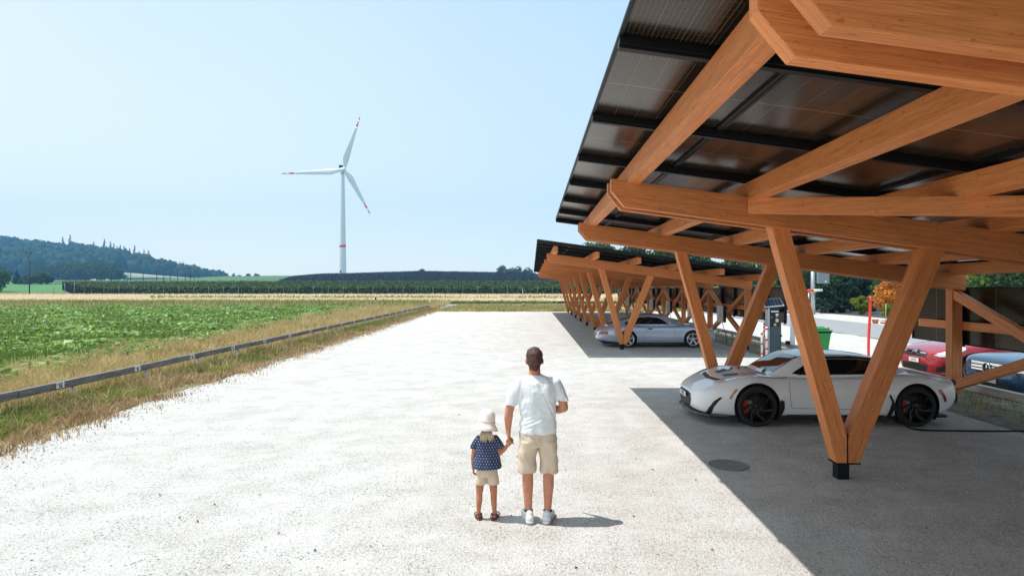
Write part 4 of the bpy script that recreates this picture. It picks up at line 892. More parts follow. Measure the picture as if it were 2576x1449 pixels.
def roadster():
    P = pbr('pearl_white_paint', (.88, .87, .87), .4, coat=1, spec=.4)
    keys = [(0, .26, .30, .36, .38, .34, .455, .47), (.05, .21, .50, .58, .38, .50, .50, .525), (.16, .18, .68, .74, .38, .64, .565, .595), (.35, .16, .78, .84, .40, .73, .655, .665), (.60, .15, .83, .90, .42, .78, .745, .735), (.93, .15, .84, .93, .46, .80, .80, .785), (1.3, .15, .84, .91, .46, .79, .785, .81), (1.9, .15, .85, .89, .46, .80, .77, .80), (2.6, .15, .87, .91, .46, .83, .785, .83), (3.1, .15, .88, .94, .48, .84, .81, .86), (3.51, .16, .88, .95, .5, .84, .825, .875), (3.9, .19, .84, .92, .52, .80, .80, .83), (4.14, .24, .76, .86, .52, .74, .77, .775), (4.27, .29, .62, .75, .52, .62, .715, .72), (4.33, .36, .45, .56, .52, .45, .64, .65)]
    cab = [(1.22, .60, .75, .54, .775), (1.5, .69, .77, .58, .95), (1.80, .73, .78, .565, 1.105), (2.1, .75, .78, .56, 1.145), (2.6, .76, .8, .575, 1.135), (3.0, .76, .8, .565, 1.095), (3.18, .75, .82, .55, 1.05), (3.30, .73, .82, .53, .985), (3.45, .70, .82, .50, .91), (3.7, .66, .8, .48, .85)]
    t, bv, bc = make_car('sports_car', (2.70, 11.21, 0), 0, 'glossy white low sports car with black wheels and red brake calipers under the near carport', 'car', P, keys, cab, (.955, 3.53), .328, .945, dict(rim=RIMB, nsp=7, caliper=(2.6, 3.7), twist=1.4, rimr=.78, spw=.045, wd=.22, out=.005), arch=.045)
    B = [bv, bc]
    for s in (-1, 1):
        patch('side_window', B, [(1.60, .835), (1.93, 1.035), (2.3, 1.07), (2.75, 1.06), (3.02, 1.02), (3.12, .95), (3.05, .87), (2.88, .83), (1.72, .815)], 'y', s, GLASS, t)
        patch('roof_rail', B, [(1.95, 1.05), (2.1, 1.105), (2.6, 1.108), (3.0, 1.075), (3.17, 1.03), (3.27, .96), (3.24, .93), (3.13, .96), (3.03, 1.025), (2.75, 1.065), (2.3, 1.075)], 'y', s, DARKP, t)
        patch('side_marker', B, [(.50, .45), (.52, .50), (.60, .60), (.625, .615), (.64, .60), (.56, .50), (.54, .45)], 'y', s, AMB, t, step=.02)
        patch('rear_marker', B, [(3.86, .60), (3.93, .61), (4.0, .50), (4.03, .42), (3.985, .40), (3.94, .50)], 'y', s, REDL, t, step=.02)
        patch('side_intake', B, [(.17, .19), (.20, .28), (.27, .40), (.36, .47), (.41, .475), (.34, .40), (.275, .30), (.25, .19)], 'y', s, DARKP, t, step=.02)
        patch('mud_flap', B, [(1.30, .16), (1.36, .16), (1.40, .30), (1.39, .42), (1.33, .44), (1.30, .35)], 'y', s, DARKP, t, off=.008, step=.03)
        patch('mud_flap', B, [(3.06, .18), (3.13, .16), (3.17, .36), (3.13, .46), (3.10, .36)], 'y', s, DARKP, t, off=.008, step=.03)
        panel_line(t, B, [(1.50, .78), (1.48, .60), (1.49, .45), (1.52, .30)], s); panel_line(t, B, [(1.52, .30), (2.85, .28)], s); panel_line(t, B, [(3.05, .80), (3.06, .66), (2.98, .45), (2.85, .28)], s)
        panel_line(t, B, [(3.72, .80), (3.90, .74), (4.12, .70)], s); panel_line(t, B, [(1.02, .80), (1.30, .775), (1.50, .78)], s)
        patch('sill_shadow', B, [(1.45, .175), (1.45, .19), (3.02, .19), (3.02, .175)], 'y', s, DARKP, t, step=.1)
        for q in ((.52, .30, .60, .16), (1.56, .34, 2.80, .325)): pass
        hp = [(.33, s * .62), (.46, s * .60), (.62, s * .67), (.80, s * .715), (.66, s * .745), (.48, s * .74)]
        patch('headlight', B, hp, 'z', 1, LAMP, t, off=.005, step=.03)
        patch('headlight_trim', B, [(.31, s * .605), (.46, s * .585), (.66, s * .66), (.86, s * .715), (.80, s * .712), (.62, s * .668), (.46, s * .598), (.33, s * .618)], 'z', 1, DARKP, t, off=.006, step=.02)
        for q in range(3):
            x0 = .88 + q * .13; patch('hood_vent', B, [(x0, s * .24), (x0 + .03, s * .25), (x0 + .10, s * .46), (x0 + .05, s * .46)], 'z', 1, DARKP, t, off=.005, step=.03)
    patch('windscreen', B, [(1.33, -.56), (1.30, 0), (1.33, .56), (1.78, .50), (1.75, 0), (1.78, -.50)], 'z', 1, GLASS, t)
    patch('rear_window', B, [(3.20, -.44), (3.17, 0), (3.20, .44), (3.45, .38), (3.45, -.38)], 'z', 1, GLASS, t)
    for s in (-1, 1): patch('hood_duct', B, [(.62, s * .10), (.60, s * .30), (.80, s * .42), (.86, s * .20)], 'z', 1, DARKP, t, off=.004, step=.03)
    patch('hood_panel', B, [(.42, -.46), (.36, 0), (.42, .46), (.50, .50), (.44, 0), (.50, -.50)], 'z', 1, DARKP, t, off=.003)
    patch('grille', B, [(-.40, .36), (-.36, .46), (-.2, .475), (.2, .475), (.36, .46), (.40, .36), (.34, .27), (.2, .24), (-.2, .24), (-.34, .27)], 'x', -1, DARKP, t, off=.006, step=.03)
    for z in (.29, .33, .37): patch('grille_bar', B, [(-.34, z), (-.34, z + .008), (.34, z + .008), (.34, z)], 'x', -1, RIMB, t, off=.016, step=.03)
    bm = bmesh.new(); box(bm, -.045, -.035, -.20, .20, .375, .455, bev=.003); pl = b2m('number_plate', bm, PLATE, t); emblem_text('YAASI', .085, DARKP, pl, (-.0465, 0, .415), (R(90), 0, R(-90)))
    # splitter following the nose
    pts = [(.50, -.90), (.22, -.80), (.06, -.62), (-.03, -.36), (-.05, 0), (-.03, .36), (.06, .62), (.22, .80), (.50, .90)]
    bm = bmesh.new(); prism(bm, [(x, y, .155) for x, y in pts], (0, 0, .025), bev=.006); b2m('front_splitter', bm, pbr('carbon', (.03, .028, .028), .3, coat=.6), t)
    bm = bmesh.new(); tube(bm, [(4.16, -.62, .68), (4.30, -.62, .675), (4.335, -.62, .675)], [.05, .055, .045], 16); tube(bm, [(4.16, .62, .68), (4.335, .62, .675)], .055, 16); b2m('tail_lamp', bm, DARKP, t)
    bm = bmesh.new(); tube(bm, [(1.30, -.30, .825), (1.34, -.24, .865), (1.38, -.05, .875), (1.44, .25, .89)], .010, 6); tube(bm, [(1.24, -.32, .82), (1.30, -.30, .85)], .016, 6); b2m('wiper', bm, DARKP, t)
    bm = bmesh.new(); tube(bm, [(1.0, -.55, .168), (3.4, -.55, .168)], .02, 6); box(bm, .2, 4.1, -.80, .80, .13, .17); b2m('underbody', bm, DARKP, t)
    return t
roadster()

def coupe():
    P = pbr('silver_blue_paint', (.50, .57, .70), .28, .35, coat=1)
    keys = [(0, .24, .55, .62, .42, .56, .56, .57), (.05, .20, .68, .75, .42, .68, .60, .62), (.15, .18, .76, .82, .42, .74, .66, .67), (.40, .16, .80, .86, .44, .77, .76, .72), (.89, .16, .80, .88, .47, .79, .835, .80), (1.4, .17, .82, .86, .48, .79, .82, .86), (2.0, .17, .84, .87, .48, .81, .81, .86), (2.8, .17, .86, .90, .50, .83, .82, .86), (3.36, .17, .88, .945, .52, .86, .85, .90), (3.8, .19, .86, .93, .52, .80, .82, .87), (4.15, .22, .80, .88, .50, .72, .74, .78), (4.38, .26, .70, .79, .46, .64, .64, .66), (4.48, .30, .58, .66, .44, .52, .56, .57)]
    cab = [(1.22, .62, .82, .55, .85), (1.5, .70, .83, .58, 1.0), (1.92, .74, .83, .58, 1.20), (2.3, .76, .83, .58, 1.245), (2.7, .77, .83, .57, 1.225), (3.05, .76, .84, .54, 1.165), (3.4, .72, .85, .48, 1.05), (3.8, .66, .84, .40, .925), (4.1, .55, .78, .34, .81)]
    t, bv, bc = make_car('coupe', (6.98, 24.85, 0), PI, 'silver blue classic rear engined coupe with rounded roof under the far carport', 'car', P, keys, cab, (.90, 3.36), .312, .93, dict(rim=RIMS, nsp=5, twist=0, rimr=.74, spw=.085, wd=.21, out=-.01, lip=CHROME, caliper=(2.6, 3.6)), arch=.035)
    B = [bv, bc]
    for s in (-1, 1):
        patch('side_window', B, [(1.80, .875), (2.0, 1.03), (2.2, 1.115), (2.5, 1.15), (2.85, 1.13), (3.15, 1.05), (3.38, .95), (3.46, .895), (3.4, .87)], 'y', s, GLASS, t)
        panel_line(t, B, [(2.62, .87), (2.60, 1.15)], s, .03, CHROME); panel_line(t, B, [(2.70, .85), (2.66, .6), (2.80, .42), (2.74, .26)], s); panel_line(t, B, [(1.72, .84), (1.56, .6), (1.56, .26)], s); panel_line(t, B, [(1.56, .26), (2.74, .26)], s)
        panel_line(t, B, [(1.28, .24), (2.98, .24)], s, .012, CHROME)
        patch('door_handle', B, [(2.40, .70), (2.50, .735), (2.62, .72), (2.62, .70), (2.50, .685)], 'y', s, DARKP, t, off=.015, step=.02)
        patch('tail_lamp', B, [(4.10, .50), (4.10, .61), (4.34, .62), (4.44, .56), (4.44, .50)], 'y', s, REDL, t, step=.03)
        patch('front_indicator', B, [(.03, .44), (.03, .49), (.10, .49), (.12, .44)], 'y', s, AMB, t, step=.02)
        bm = bmesh.new(); lathe(bm, [(0, -.06), (.085, -.03), (.095, .01), (.08, .03), (0, .035)], 24, 'x'); bmesh.ops.rotate(bm, verts=bm.verts, matrix=Matrix.Rotation(R(28), 3, 'Y')); bmesh.ops.translate(bm, verts=bm.verts, vec=(.14, s * .62, .66)); b2m('headlight', bm, LAMP, t, smooth=True)
        bm = bmesh.new(); lathe(bm, [(0, -.09), (.05, -.07), (.065, 0), (.05, .07), (0, .08)], 14, 'y'); bmesh.ops.translate(bm, verts=bm.verts, vec=(1.78, s * .90, .93)); tube(bm, [(1.78, s * .82, .86), (1.78, s * .88, .9)], .014, 6); b2m('door_mirror', bm, P, t, smooth=True)
        patch('bumper_trim', B, [(3.98, .455), (3.98, .47), (4.46, .47), (4.46, .455)], 'y', s, DARKP, t); patch('bumper_trim', B, [(.02, .50), (.02, .515), (.52, .52), (.52, .505)], 'y', s, DARKP, t)
    patch('windscreen', B, [(1.36, -.58), (1.30, 0), (1.36, .58), (1.86, .50), (1.84, 0), (1.86, -.50)], 'z', 1, GLASS, t)
    patch('rear_window', B, [(2.98, -.42), (2.96, 0), (2.98, .42), (3.55, .34), (3.55, -.34)], 'z', 1, GLASS, t)
    patch('engine_grille', B, [(3.82, -.32), (3.82, .32), (4.02, .28), (4.02, -.28)], 'z', 1, DARKP, t)
    bm = bmesh.new(); box(bm, .3, 4.3, -.78, .78, .14, .2); b2m('underbody', bm, DARKP, t)
coupe()

def hatch():
    P = pbr('red_paint_gloss', (.34, .004, .014), .25, coat=1, spec=.5)
    keys = [(0, .24, .50, .58, .46, .54, .66, .68), (.05, .20, .64, .71, .46, .64, .70, .73), (.16, .17, .76, .83, .46, .73, .74, .79), (.38, .16, .80, .88, .48, .77, .80, .86), (.9, .16, .82, .90, .52, .80, .88, .94), (1.35, .18, .83, .89, .54, .81, .92, 1.0), (2.2, .18, .84, .90, .54, .83, .95, 1.0), (3.4, .18, .84, .90, .56, .83, .97, 1.0), (4.0, .20, .80, .87, .58, .78, .96, .98), (4.22, .26, .70, .78, .58, .68, .88, .90), (4.3, .32, .6, .66, .58, .6, .8, .82)]
    cab = [(1.1, .66, .92, .58, .96), (1.5, .72, .94, .58, 1.2), (2.0, .75, .94, .57, 1.44), (2.5, .76, .94, .57, 1.49), (3.3, .76, .94, .56, 1.46), (3.8, .74, .94, .54, 1.36), (4.1, .7, .92, .5, 1.12), (4.2, .66, .9, .48, .95)]
    t, bv, bc = make_car('hatchback', (9.50, 15.78, 0), 0, 'shiny red hatchback with a double chevron grille parked behind the timber rail', 'car', P, keys, cab, (.86, 3.45), .33, .90, dict(rim=RIMS, nsp=14, twist=0, rimr=.76, spw=.022, wd=.21), arch=.05)
    B = [bv, bc]; cz = .69
    patch('upper_grille', B, [(-.47, .62), (-.47, .70), (-.1, .73), (0, .76), (.1, .73), (.47, .70), (.47, .62), (.2, .585), (-.2, .585)], 'x', -1, DARKP, t, off=.004, step=.03)
    for z in (.635, .675):
        w_ = .014
        c = [(-.46, z), (-.10, z), (0, z + .065), (.10, z), (.46, z)]
        patch('chrome_bar', B, [(y, zz - w_ / 2) for y, zz in c] + [(y, zz + w_) for y, zz in c[::-1]], 'x', -1, CHROME, t, off=.012, step=.03)
    patch('lower_grille', B, [(-.48, .24), (-.52, .40), (.52, .40), (.48, .24)], 'x', -1, DARKP, t, off=.005, step=.03)
    for z in (.29, .34): patch('grille_bar', B, [(-.47, z), (-.47, z + .01), (.47, z + .01), (.47, z)], 'x', -1, RIMB, t, off=.012, step=.04)
    bm = bmesh.new(); box(bm, -.03, -.018, -.2, .2, .43, .53, bev=.003); pl = b2m('number_plate', bm, PLATE, t); emblem_text('E 9191', .085, DARKP, pl, (-.0315, 0, .48), (R(90), 0, R(-90)))
    for s in (-1, 1):
        patch('headlight', B, [(.05, .655), (.16, .72), (.40, .80), (.72, .86), (.70, .80), (.50, .70), (.28, .64), (.12, .62)], 'y', s, LAMP, t, step=.03)
        patch('fog_lamp_recess', B, [(.07, .27), (.07, .38), (.22, .44), (.40, .42), (.38, .30), (.3, .25)], 'y', s, DARKP, t, step=.03)
        bm = bmesh.new(); lathe(bm, [(0, -.02), (.04, -.01), (.045, .02), (0, .025)], 14, 'x', (.09, s * .68, .34)); b2m('fog_lamp', bm, LAMP, t, smooth=True)
        patch('side_window', B, [(1.35, .99), (1.8, 1.27), (2.2, 1.39), (3.2, 1.38), (3.75, 1.25), (3.95, 1.05), (3.9, .99)], 'y', s, GLASS, t)
        panel_line(t, B, [(2.5, .99), (2.5, 1.39)], s, .05, P); panel_line(t, B, [(2.5, .97), (2.5, .3)], s); panel_line(t, B, [(1.3, .92), (1.25, .3)], s)
        bm = bmesh.new(); lathe(bm, [(0, -.1), (.06, -.08), (.08, 0), (.06, .08), (0, .09)], 14, 'y'); bmesh.ops.translate(bm, verts=bm.verts, vec=(1.55, s * .98, 1.05)); tube(bm, [(1.55, s * .84, .98), (1.55, s * .95, 1.02)], .018, 6); b2m('door_mirror', bm, P, t, smooth=True)
    patch('windscreen', B, [(1.22, -.6), (1.18, 0), (1.22, .6), (1.92, .52), (1.9, 0), (1.92, -.52)], 'z', 1, GLASS, t)
    bm = bmesh.new(); box(bm, .2, 4.1, -.8, .8, .14, .2); b2m('underbody', bm, DARKP, t)
hatch()
def sedan():
    P = pbr('dark_blue_paint', (.012, .045, .10), .2, .2, coat=1)
    keys = [(0, .22, .56, .64, .44, .58, .70, .72), (.05, .19, .68, .76, .44, .70, .75, .775), (.16, .17, .78, .84, .46, .76, .79, .82), (.4, .16, .82, .88, .48, .79, .83, .87), (.9, .16, .83, .90, .52, .80, .87, .93), (1.4, .18, .84, .89, .54, .81, .90, .97), (2.4, .18, .85, .90, .54, .83, .93, .98), (3.6, .18, .85, .90, .56, .83, .95, 1.0), (4.3, .20, .82, .88, .58, .79, .95, .98), (4.55, .26, .72, .80, .58, .7, .9, .92), (4.62, .34, .6, .68, .58, .6, .82, .84)]
    cab = [(1.25, .66, .90, .58, .93), (1.7, .72, .92, .58, 1.2), (2.1, .75, .92, .57, 1.38), (2.6, .76, .92, .57, 1.42), (3.2, .76, .93, .56, 1.38), (3.7, .74, .93, .54, 1.2), (4.1, .68, .92, .5, .98)]
    t, bv, bc = make_car('sedan', (9.48, 13.22, 0), 0, 'dark blue saloon car with wide chrome grille and round star emblem behind the timber rail', 'car', P, keys, cab, (.86, 3.65), .33, .90, dict(rim=RIMS, nsp=10, twist=0, rimr=.74, spw=.035, wd=.21), arch=.05)
    B = [bv, bc]
    patch('grille', B, [(-.46, .50), (-.52, .68), (-.46, .72), (.46, .72), (.52, .68), (.46, .50), (.2, .44), (-.2, .44)], 'x', -1, DARKP, t, off=.004, step=.03)
    for z, h in ((.655, .052), (.585, .045), (.525, .035)): patch('chrome_bar', B, [(-.48, z), (-.48, z + h), (.48, z + h), (.48, z)], 'x', -1, CHROME, t, off=.014, step=.03)
    bm = bmesh.new(); lathe(bm, [(.098, -.012), (.112, -.012), (.112, .01), (.098, .01)], 40, 'x')
    for a in (90, 210, 330):
        a = R(a); c = Vector((0, math.cos(a), math.sin(a))); s_ = Vector((0, -math.sin(a), math.cos(a)))
        vs = [bm.verts.new(p) for p in (s_ * .022, c * .10, -s_ * .022, Vector((-.014, 0, 0)))]
        bm.faces.new((vs[0], vs[1], vs[3])); bm.faces.new((vs[1], vs[2], vs[3]))
    bmesh.ops.translate(bm, verts=bm.verts, vec=(-.035, 0, .59)); em = b2m('star_emblem', bm, CHROME, t)
    bm = bmesh.new(); lathe(bm, [(0, 0), (.104, 0), (.104, .008), (0, .008)], 40, 'x', (-.026, 0, .59)); b2m('emblem_disc', bm, DARKP, t)
    bm = bmesh.new(); box(bm, -.035, -.02, -.26, .26, .30, .41, bev=.003); b2m('number_plate', bm, PLATE, t)
    patch('lower_grille', B, [(-.45, .23), (-.48, .30), (.48, .30), (.45, .23)], 'x', -1, DARKP, t, off=.005, step=.03)
    for s in (-1, 1):
        patch('headlight', B, [(.04, .58), (.05, .70), (.20, .76), (.52, .83), (.55, .78), (.35, .66), (.14, .58)], 'y', s, LAMP, t, step=.03)
        patch('side_window', B, [(1.5, .97), (1.9, 1.2), (2.3, 1.32), (3.0, 1.31), (3.5, 1.16), (3.7, 1.0), (3.65, .97)], 'y', s, GLASS, t)
        panel_line(t, B, [(2.6, .97), (2.6, 1.33)], s, .05, P); panel_line(t, B, [(2.6, .95), (2.6, .3)], s); panel_line(t, B, [(1.45, .92), (1.3, .3)], s)
        bm = bmesh.new(); lathe(bm, [(0, -.1), (.06, -.08), (.08, 0), (.06, .08), (0, .09)], 14, 'y'); bmesh.ops.translate(bm, verts=bm.verts, vec=(1.65, s * .98, 1.02)); tube(bm, [(1.65, s * .84, .96), (1.65, s * .95, 1.0)], .018, 6); b2m('door_mirror', bm, P, t, smooth=True)
    patch('windscreen', B, [(1.38, -.6), (1.34, 0), (1.38, .6), (2.02, .52), (2.0, 0), (2.02, -.52)], 'z', 1, GLASS, t)
    bm = bmesh.new(); box(bm, .2, 4.4, -.8, .8, .14, .2); b2m('underbody', bm, DARKP, t)
sedan()
# charging cable of the roadster
bm = bmesh.new()
tube(bm, bspline([(5.78, 10.30, .56), (5.80, 10.22, .45), (5.84, 10.18, .25), (5.92, 10.12, .04), (6.1, 10.02, .012), (6.5, 9.98, .012), (7.2, 9.96, .012), (7.9, 9.97, .012), (8.15, 9.97, .03), (8.19, 9.97, .5), (8.19, 9.97, 1.1)], 60), .014, 8)
tag(b2m('charging_cable', bm, BLACK), 'thin black charging cable plugged into the white sports car and lying on the gravel', 'cable')

# ------------------------------------------------------------------ people
SKIN = pbr('skin', (.58, .25, .155), .5, var=.12, vscale=14, spec=.35); SKIN.node_tree.nodes['Principled BSDF'].inputs['Subsurface Weight'].default_value = .08
SKINC = pbr('skin_tanned', (.50, .20, .105), .5, var=.12, vscale=14, spec=.35)
def organic(name, parts, voxel, mat, parent, smooth=4, disp=None, sub=False):
    bm = bmesh.new()
    def sph(c, r):
        if not hasattr(r, '__len__'): r = (r, r, r)
        g = bmesh.ops.create_icosphere(bm, subdivisions=3, radius=1); 
        for v in g['verts']: v.co = Vector((v.co.x * r[0], v.co.y * r[1], v.co.z * r[2])) + Vector(c)
    for p in parts:
        if p[0] == 's': sph(p[1], p[2])
        elif p[0] == 'c':                      # chain of capsules: ('c', [(pt, r), ...])
            L = p[1]
            for (a, ra), (b, rb) in zip(L[:-1], L[1:]): tube(bm, [a, b], [ra, rb], 16)
            for a, ra in L: sph(a, ra)
        elif p[0] == 'l':                      # vertical loft of ellipses: ('l', [(centre, rx, ry), ...])
            rings = []
            for c, rx2, ry2 in p[1]: rings.append([bm.verts.new((c[0] + rx2 * math.copysign(abs(math.cos(a)) ** .85, math.cos(a)), c[1] + ry2 * math.copysign(abs(math.sin(a)) ** .85, math.sin(a)), c[2])) for a in [2 * PI * k / 32 for k in range(32)]])
            for a, b in zip(rings[:-1], rings[1:]):
                for k in range(32): bm.faces.new((a[k], a[(k + 1) % 32], b[(k + 1) % 32], b[k]))
            bm.faces.new(rings[0][::-1]); bm.faces.new(rings[-1])
        elif p[0] == 'e':                      # ellipsoid with rotation matrix
            g = bmesh.ops.create_icosphere(bm, subdivisions=3, radius=1)
            for v in g['verts']: v.co = p[3] @ Vector((v.co.x * p[2][0], v.co.y * p[2][1], v.co.z * p[2][2])) + Vector(p[1])
    bmesh.ops.recalc_face_normals(bm, faces=bm.faces)
    me = bpy.data.meshes.new(name); bm.to_mesh(me); bm.free(); o = bpy.data.objects.new('tmp', me); COL.objects.link(o)
    m = o.modifiers.new('r', 'REMESH'); m.mode = 'VOXEL'; m.voxel_size = voxel
    m2 = o.modifiers.new('s', 'SMOOTH'); m2.factor = .5; m2.iterations = smooth
    dg = bpy.context.evaluated_depsgraph_get(); nm = bpy.data.meshes.new_from_object(o.evaluated_get(dg)); bpy.data.objects.remove(o)
    if disp:
        nv = [v.normal.copy() for v in nm.vertices]
        for v, n in zip(nm.vertices, nv): v.co += n * disp(v.co)
    nm.materials.clear(); nm.name = name
    return link(name, nm, mat, parent, True)
N = noise.noise
def hand(wr, palm_dir, across, ln, r, curl, thumb_dir, w=.04):
    """palm, four unequal fingers and a thumb from the side of the palm"""
    wr = Vector(wr); d = Vector(palm_dir).normalized(); a = Vector(across).normalized(); n = Vector(curl).normalized(); P = []
    pc = wr + d * ln * .28
    P.append(('c', [(wr, w * .62), (wr + d * ln * .15, w * .6)]))
    for k in range(4): P.append(('c', [(wr + d * .01 + a * (k - 1.5) * w * .32, r * 1.25), (wr + d * ln * .48 + a * (k - 1.5) * w * .45, r * 1.15)]))
    for k, f in enumerate((.86, 1.0, .95, .76)):
        b = wr + d * ln * .48 + a * (k - 1.5) * w * .47; c = b + (d * .85 + n * .45) * ln * .24 * f; e = c + (d * .35 + n * .95) * ln * .20 * f
        P.append(('c', [(b, r), (c, r * .92), (e, r * .8)]))
    b = wr + d * ln * .14 - a * w * .62; c = b + (d * .6 - a * .5 + Vector(thumb_dir) * .5) * ln * .22; e = c + (d * .85 + Vector(thumb_dir) * .5) * ln * .18
    P.append(('c', [(b, r * 1.2), (c, r * 1.05), (e, r * .9)]))
    return P
def man():
    t = empty('person', (.06, 6.13, 0), label='man in white t-shirt, beige shorts and white sneakers holding hands with the small child', cat='person')
    hx = -.035
    body = [
        ('l', [((0, 0, .78), .15, .10), ((0, 0, .90), .165, .11), ((0, 0, 1.02), .155, .10), ((0, 0, 1.2), .175, .105), ((0, 0, 1.32), .18, .095), ((-.02, 0, 1.39), .11, .07), ((-.03, 0, 1.41), .06, .055)]),
        ('c', [((-.03, 0, 1.36), .062), ((hx, .005, 1.47), .056)]),
        ('s', (hx, .012, 1.575), (.074, .092, .096)), ('s', (hx, .035, 1.52), (.060, .070, .070)), ('s', (hx, -.03, 1.545), (.066, .055, .07)),
        ('s', (hx - .078, .0, 1.545), (.012, .02, .032)), ('s', (hx + .078, .0, 1.545), (.012, .02, .032)),
        ('c', [((hx, .10, 1.565), .012), ((hx, .118, 1.54), .014)]),
    ]
    for s in (-1, 1):
        body += [('c', [((s * .085, 0, .82), .085), ((s * .098, .005, .62), .068), ((s * .100, 0, .47), .054)]),
                 ('c', [((s * .100, 0, .47), .053), ((s * .099, -.012, .36), .054), ((s * .096, -.006, .24), .043), ((s * .092, 0, .10), .033), ((s * .092, .01, .06), .034)]),
                 ('s', (s * .104, -.03, .355), (.043, .040, .095)), ('s', (s * .084, -.027, .36), (.036, .038, .085)), ('c', [((s * .092, .0, .05), .03), ((s * .10, .12, .035), .028)])]
    body += [('c', [((-.175, 0, 1.325), .048), ((-.245, -.005, 1.20), .046), ((-.277, -.012, 1.07), .042)]), ('c', [((-.277, -.012, 1.07), .041), ((-.286, 0, 1.0), .042), ((-.288, .015, .92), .032), ((-.288, .02, .872), .026)])]
    body += hand((-.288, .02, .875), (.02, .0, -1), (0, -1, .0), .17, .0095, (1, .0, 0), (.45, .4, -.2), .042)
    body += [('c', [((.155, 0, 1.325), .048), ((.225, -.01, 1.22), .046), ((.248, -.02, 1.10), .042)]), ('c', [((.248, -.02, 1.10), .041), ((.20, .06, 1.07), .041), ((.12, .15, 1.075), .029)])]
    body += hand((.12, .15, 1.075), (-.8, .55, .1), (.1, .1, -1), .17, .0095, (-.3, .5, -.5), (0, .2, .6), .042)
    organic('body', body, .0065, SKIN, t, 3)
    CL = pbr('white_cotton', (.80, .82, .84), .9, bump=.25, bscale=220, bdist=.002)
    def wr(c):
        x, z = c.x, c.z; low = max(0, 1 - abs(z - .96) / .16); diag = z - .45 * x
        f = .024 * low * (abs(N(Vector((x * 3, c.y * 3, diag * 22)))) - .2) + .010 * N(Vector((x * 14, c.y * 6, z * 3.2)))
        f += .015 * max(0, 1 - abs(z - 1.17) / .2) * N(Vector((x * 9 + z * 5, c.y * 5, z * 7 - x * 4))) + .004 * N(c * 25)
        f -= .007 * max(0, 1 - abs(abs(N(Vector((x * 5 + z * 2.2, 0, z * 1.6)))) / .08)) * (z < 1.34) * (abs(x) < .15)
        return f
    organic('t_shirt', [('l', [((0, 0, .862), .176, .128), ((0, 0, .92), .180, .13), ((0, 0, 1.03), .172, .120), ((0, 0, 1.15), .184, .122), ((0, 0, 1.26), .198, .122), ((-.005, 0, 1.335), .190, .108), ((-.015, 0, 1.375), .145, .09), ((-.028, 0, 1.408), .078, .07), ((-.03, 0, 1.418), .066, .064)]),
        ('c', [((-.168, 0, 1.325), .074), ((-.232, 0, 1.22), .072), ((-.255, -.003, 1.17), .066)]), ('c', [((.15, 0, 1.325), .074), ((.212, -.008, 1.23), .064), ((.232, -.012, 1.20), .058)]),
        ('l', [((-.272, -.005, 1.128), .062, .062), ((-.255, -.003, 1.17), .062, .063), ((-.225, 0, 1.235), .064, .066), ((-.19, 0, 1.29), .06, .066)]), ('l', [((.246, -.018, 1.165), .054, .058), ((.236, -.012, 1.2), .056, .06), ((.20, 0, 1.28), .06, .064)])], .007, CL, t, 3, wr)
    SH = pbr('beige_chino', (.66, .53, .40), .9, bump=.3, bscale=260, bdist=.002, var=.08, vscale=9)
    def ws(c): return .012 * N(Vector((c.x * 12, c.y * 6, c.z * 5))) + .012 * N(Vector((c.x * 8 + c.z * 9, c.y * 4, c.z * 10 - abs(c.x) * 14))) + .003 * N(c * 22)
    organic('shorts', [('l', [((0, 0, .74), .178, .118), ((0, 0, .80), .186, .128), ((0, 0, .86), .176, .122), ((0, 0, .885), .168, .115)]),
        ('l', [((-.107, 0, .490), .086, .094), ((-.104, 0, .58), .088, .100), ((-.098, -.004, .70), .092, .115), ((-.09, -.006, .79), .092, .12)]), ('l', [((.107, 0, .482), .086, .094), ((.104, 0, .58), .088, .100), ((.098, -.004, .70), .092, .115), ((.09, -.006, .79), .092, .12)])], .007, SH, t, 3, ws)
    HR = pbr('brown_hair', (.13, .045, .022), .5, col2=(.028, .010, .006), vscale=45, bump=1, bscale=160, bdist=.006)
    organic('hair', [('s', (hx, .0, 1.598), (.082, .098, .086)), ('s', (hx, -.035, 1.560), (.078, .066, .082)), ('s', (hx, -.05, 1.505), (.058, .040, .05))], .006, HR, t, 2, lambda c: .005 * N(Vector((c.x * 70, c.y * 40, c.z * 35))) + .004 * N(c * 25))
    EY = pbr('eye_white', (.7, .7, .68), .2)
    for s in (-1, 1):
        bm = bmesh.new(); bmesh.ops.create_icosphere(bm, subdivisions=2, radius=.011); bmesh.ops.translate(bm, verts=bm.verts, vec=(hx + s * .03, .094, 1.575)); b2m('eye', bm, EY, t, smooth=True)
    SHO = pbr('white_sneaker', (.74, .76, .77), .6, var=.06, vscale=20); SOLE = pbr('sneaker_sole', (.60, .63, .64), .7)
    for s in (-1, 1):
        rot = Matrix.Rotation(-s * R(14), 3, 'Z'); c0 = Vector((s * .092, 0, 0))
        def q(x, y, z): return c0 + rot @ Vector((x, y, z))
        sh = organic('shoe', [('c', [(q(0, -.045, .058), .040), (q(0, .02, .062), .042), (q(0, .10, .050), .040), (q(0, .175, .040), .034)]), ('c', [(q(0, -.035, .085), .040), (q(0, .03, .085), .038)]), ('s', q(0, -.05, .05), (.042, .045, .045))], .006, SHO, t, 3)
        organic('sole', [('c', [(q(0, -.055, .020), .036), (q(0, .02, .020), .036), (q(0, .10, .020), .044), (q(0, .18, .022), .034)]), ('s', q(0, -.06, .025), (.043, .045, .024))], .006, SOLE, sh, 2)
        for v in sh.children[0].data.vertices: v.co.z = max(0.0, min(v.co.z, .034))
        bm = bmesh.new(); lathe(bm, [(.036, .10), (.042, .104), (.043, .118), (.037, .122)], 20, 'z', c0); b2m('sock', bm, pbr('dark_sock', (.06, .06, .065), .9) if 'dark_sock' not in MATS else MATS['dark_sock'], sh)
man()
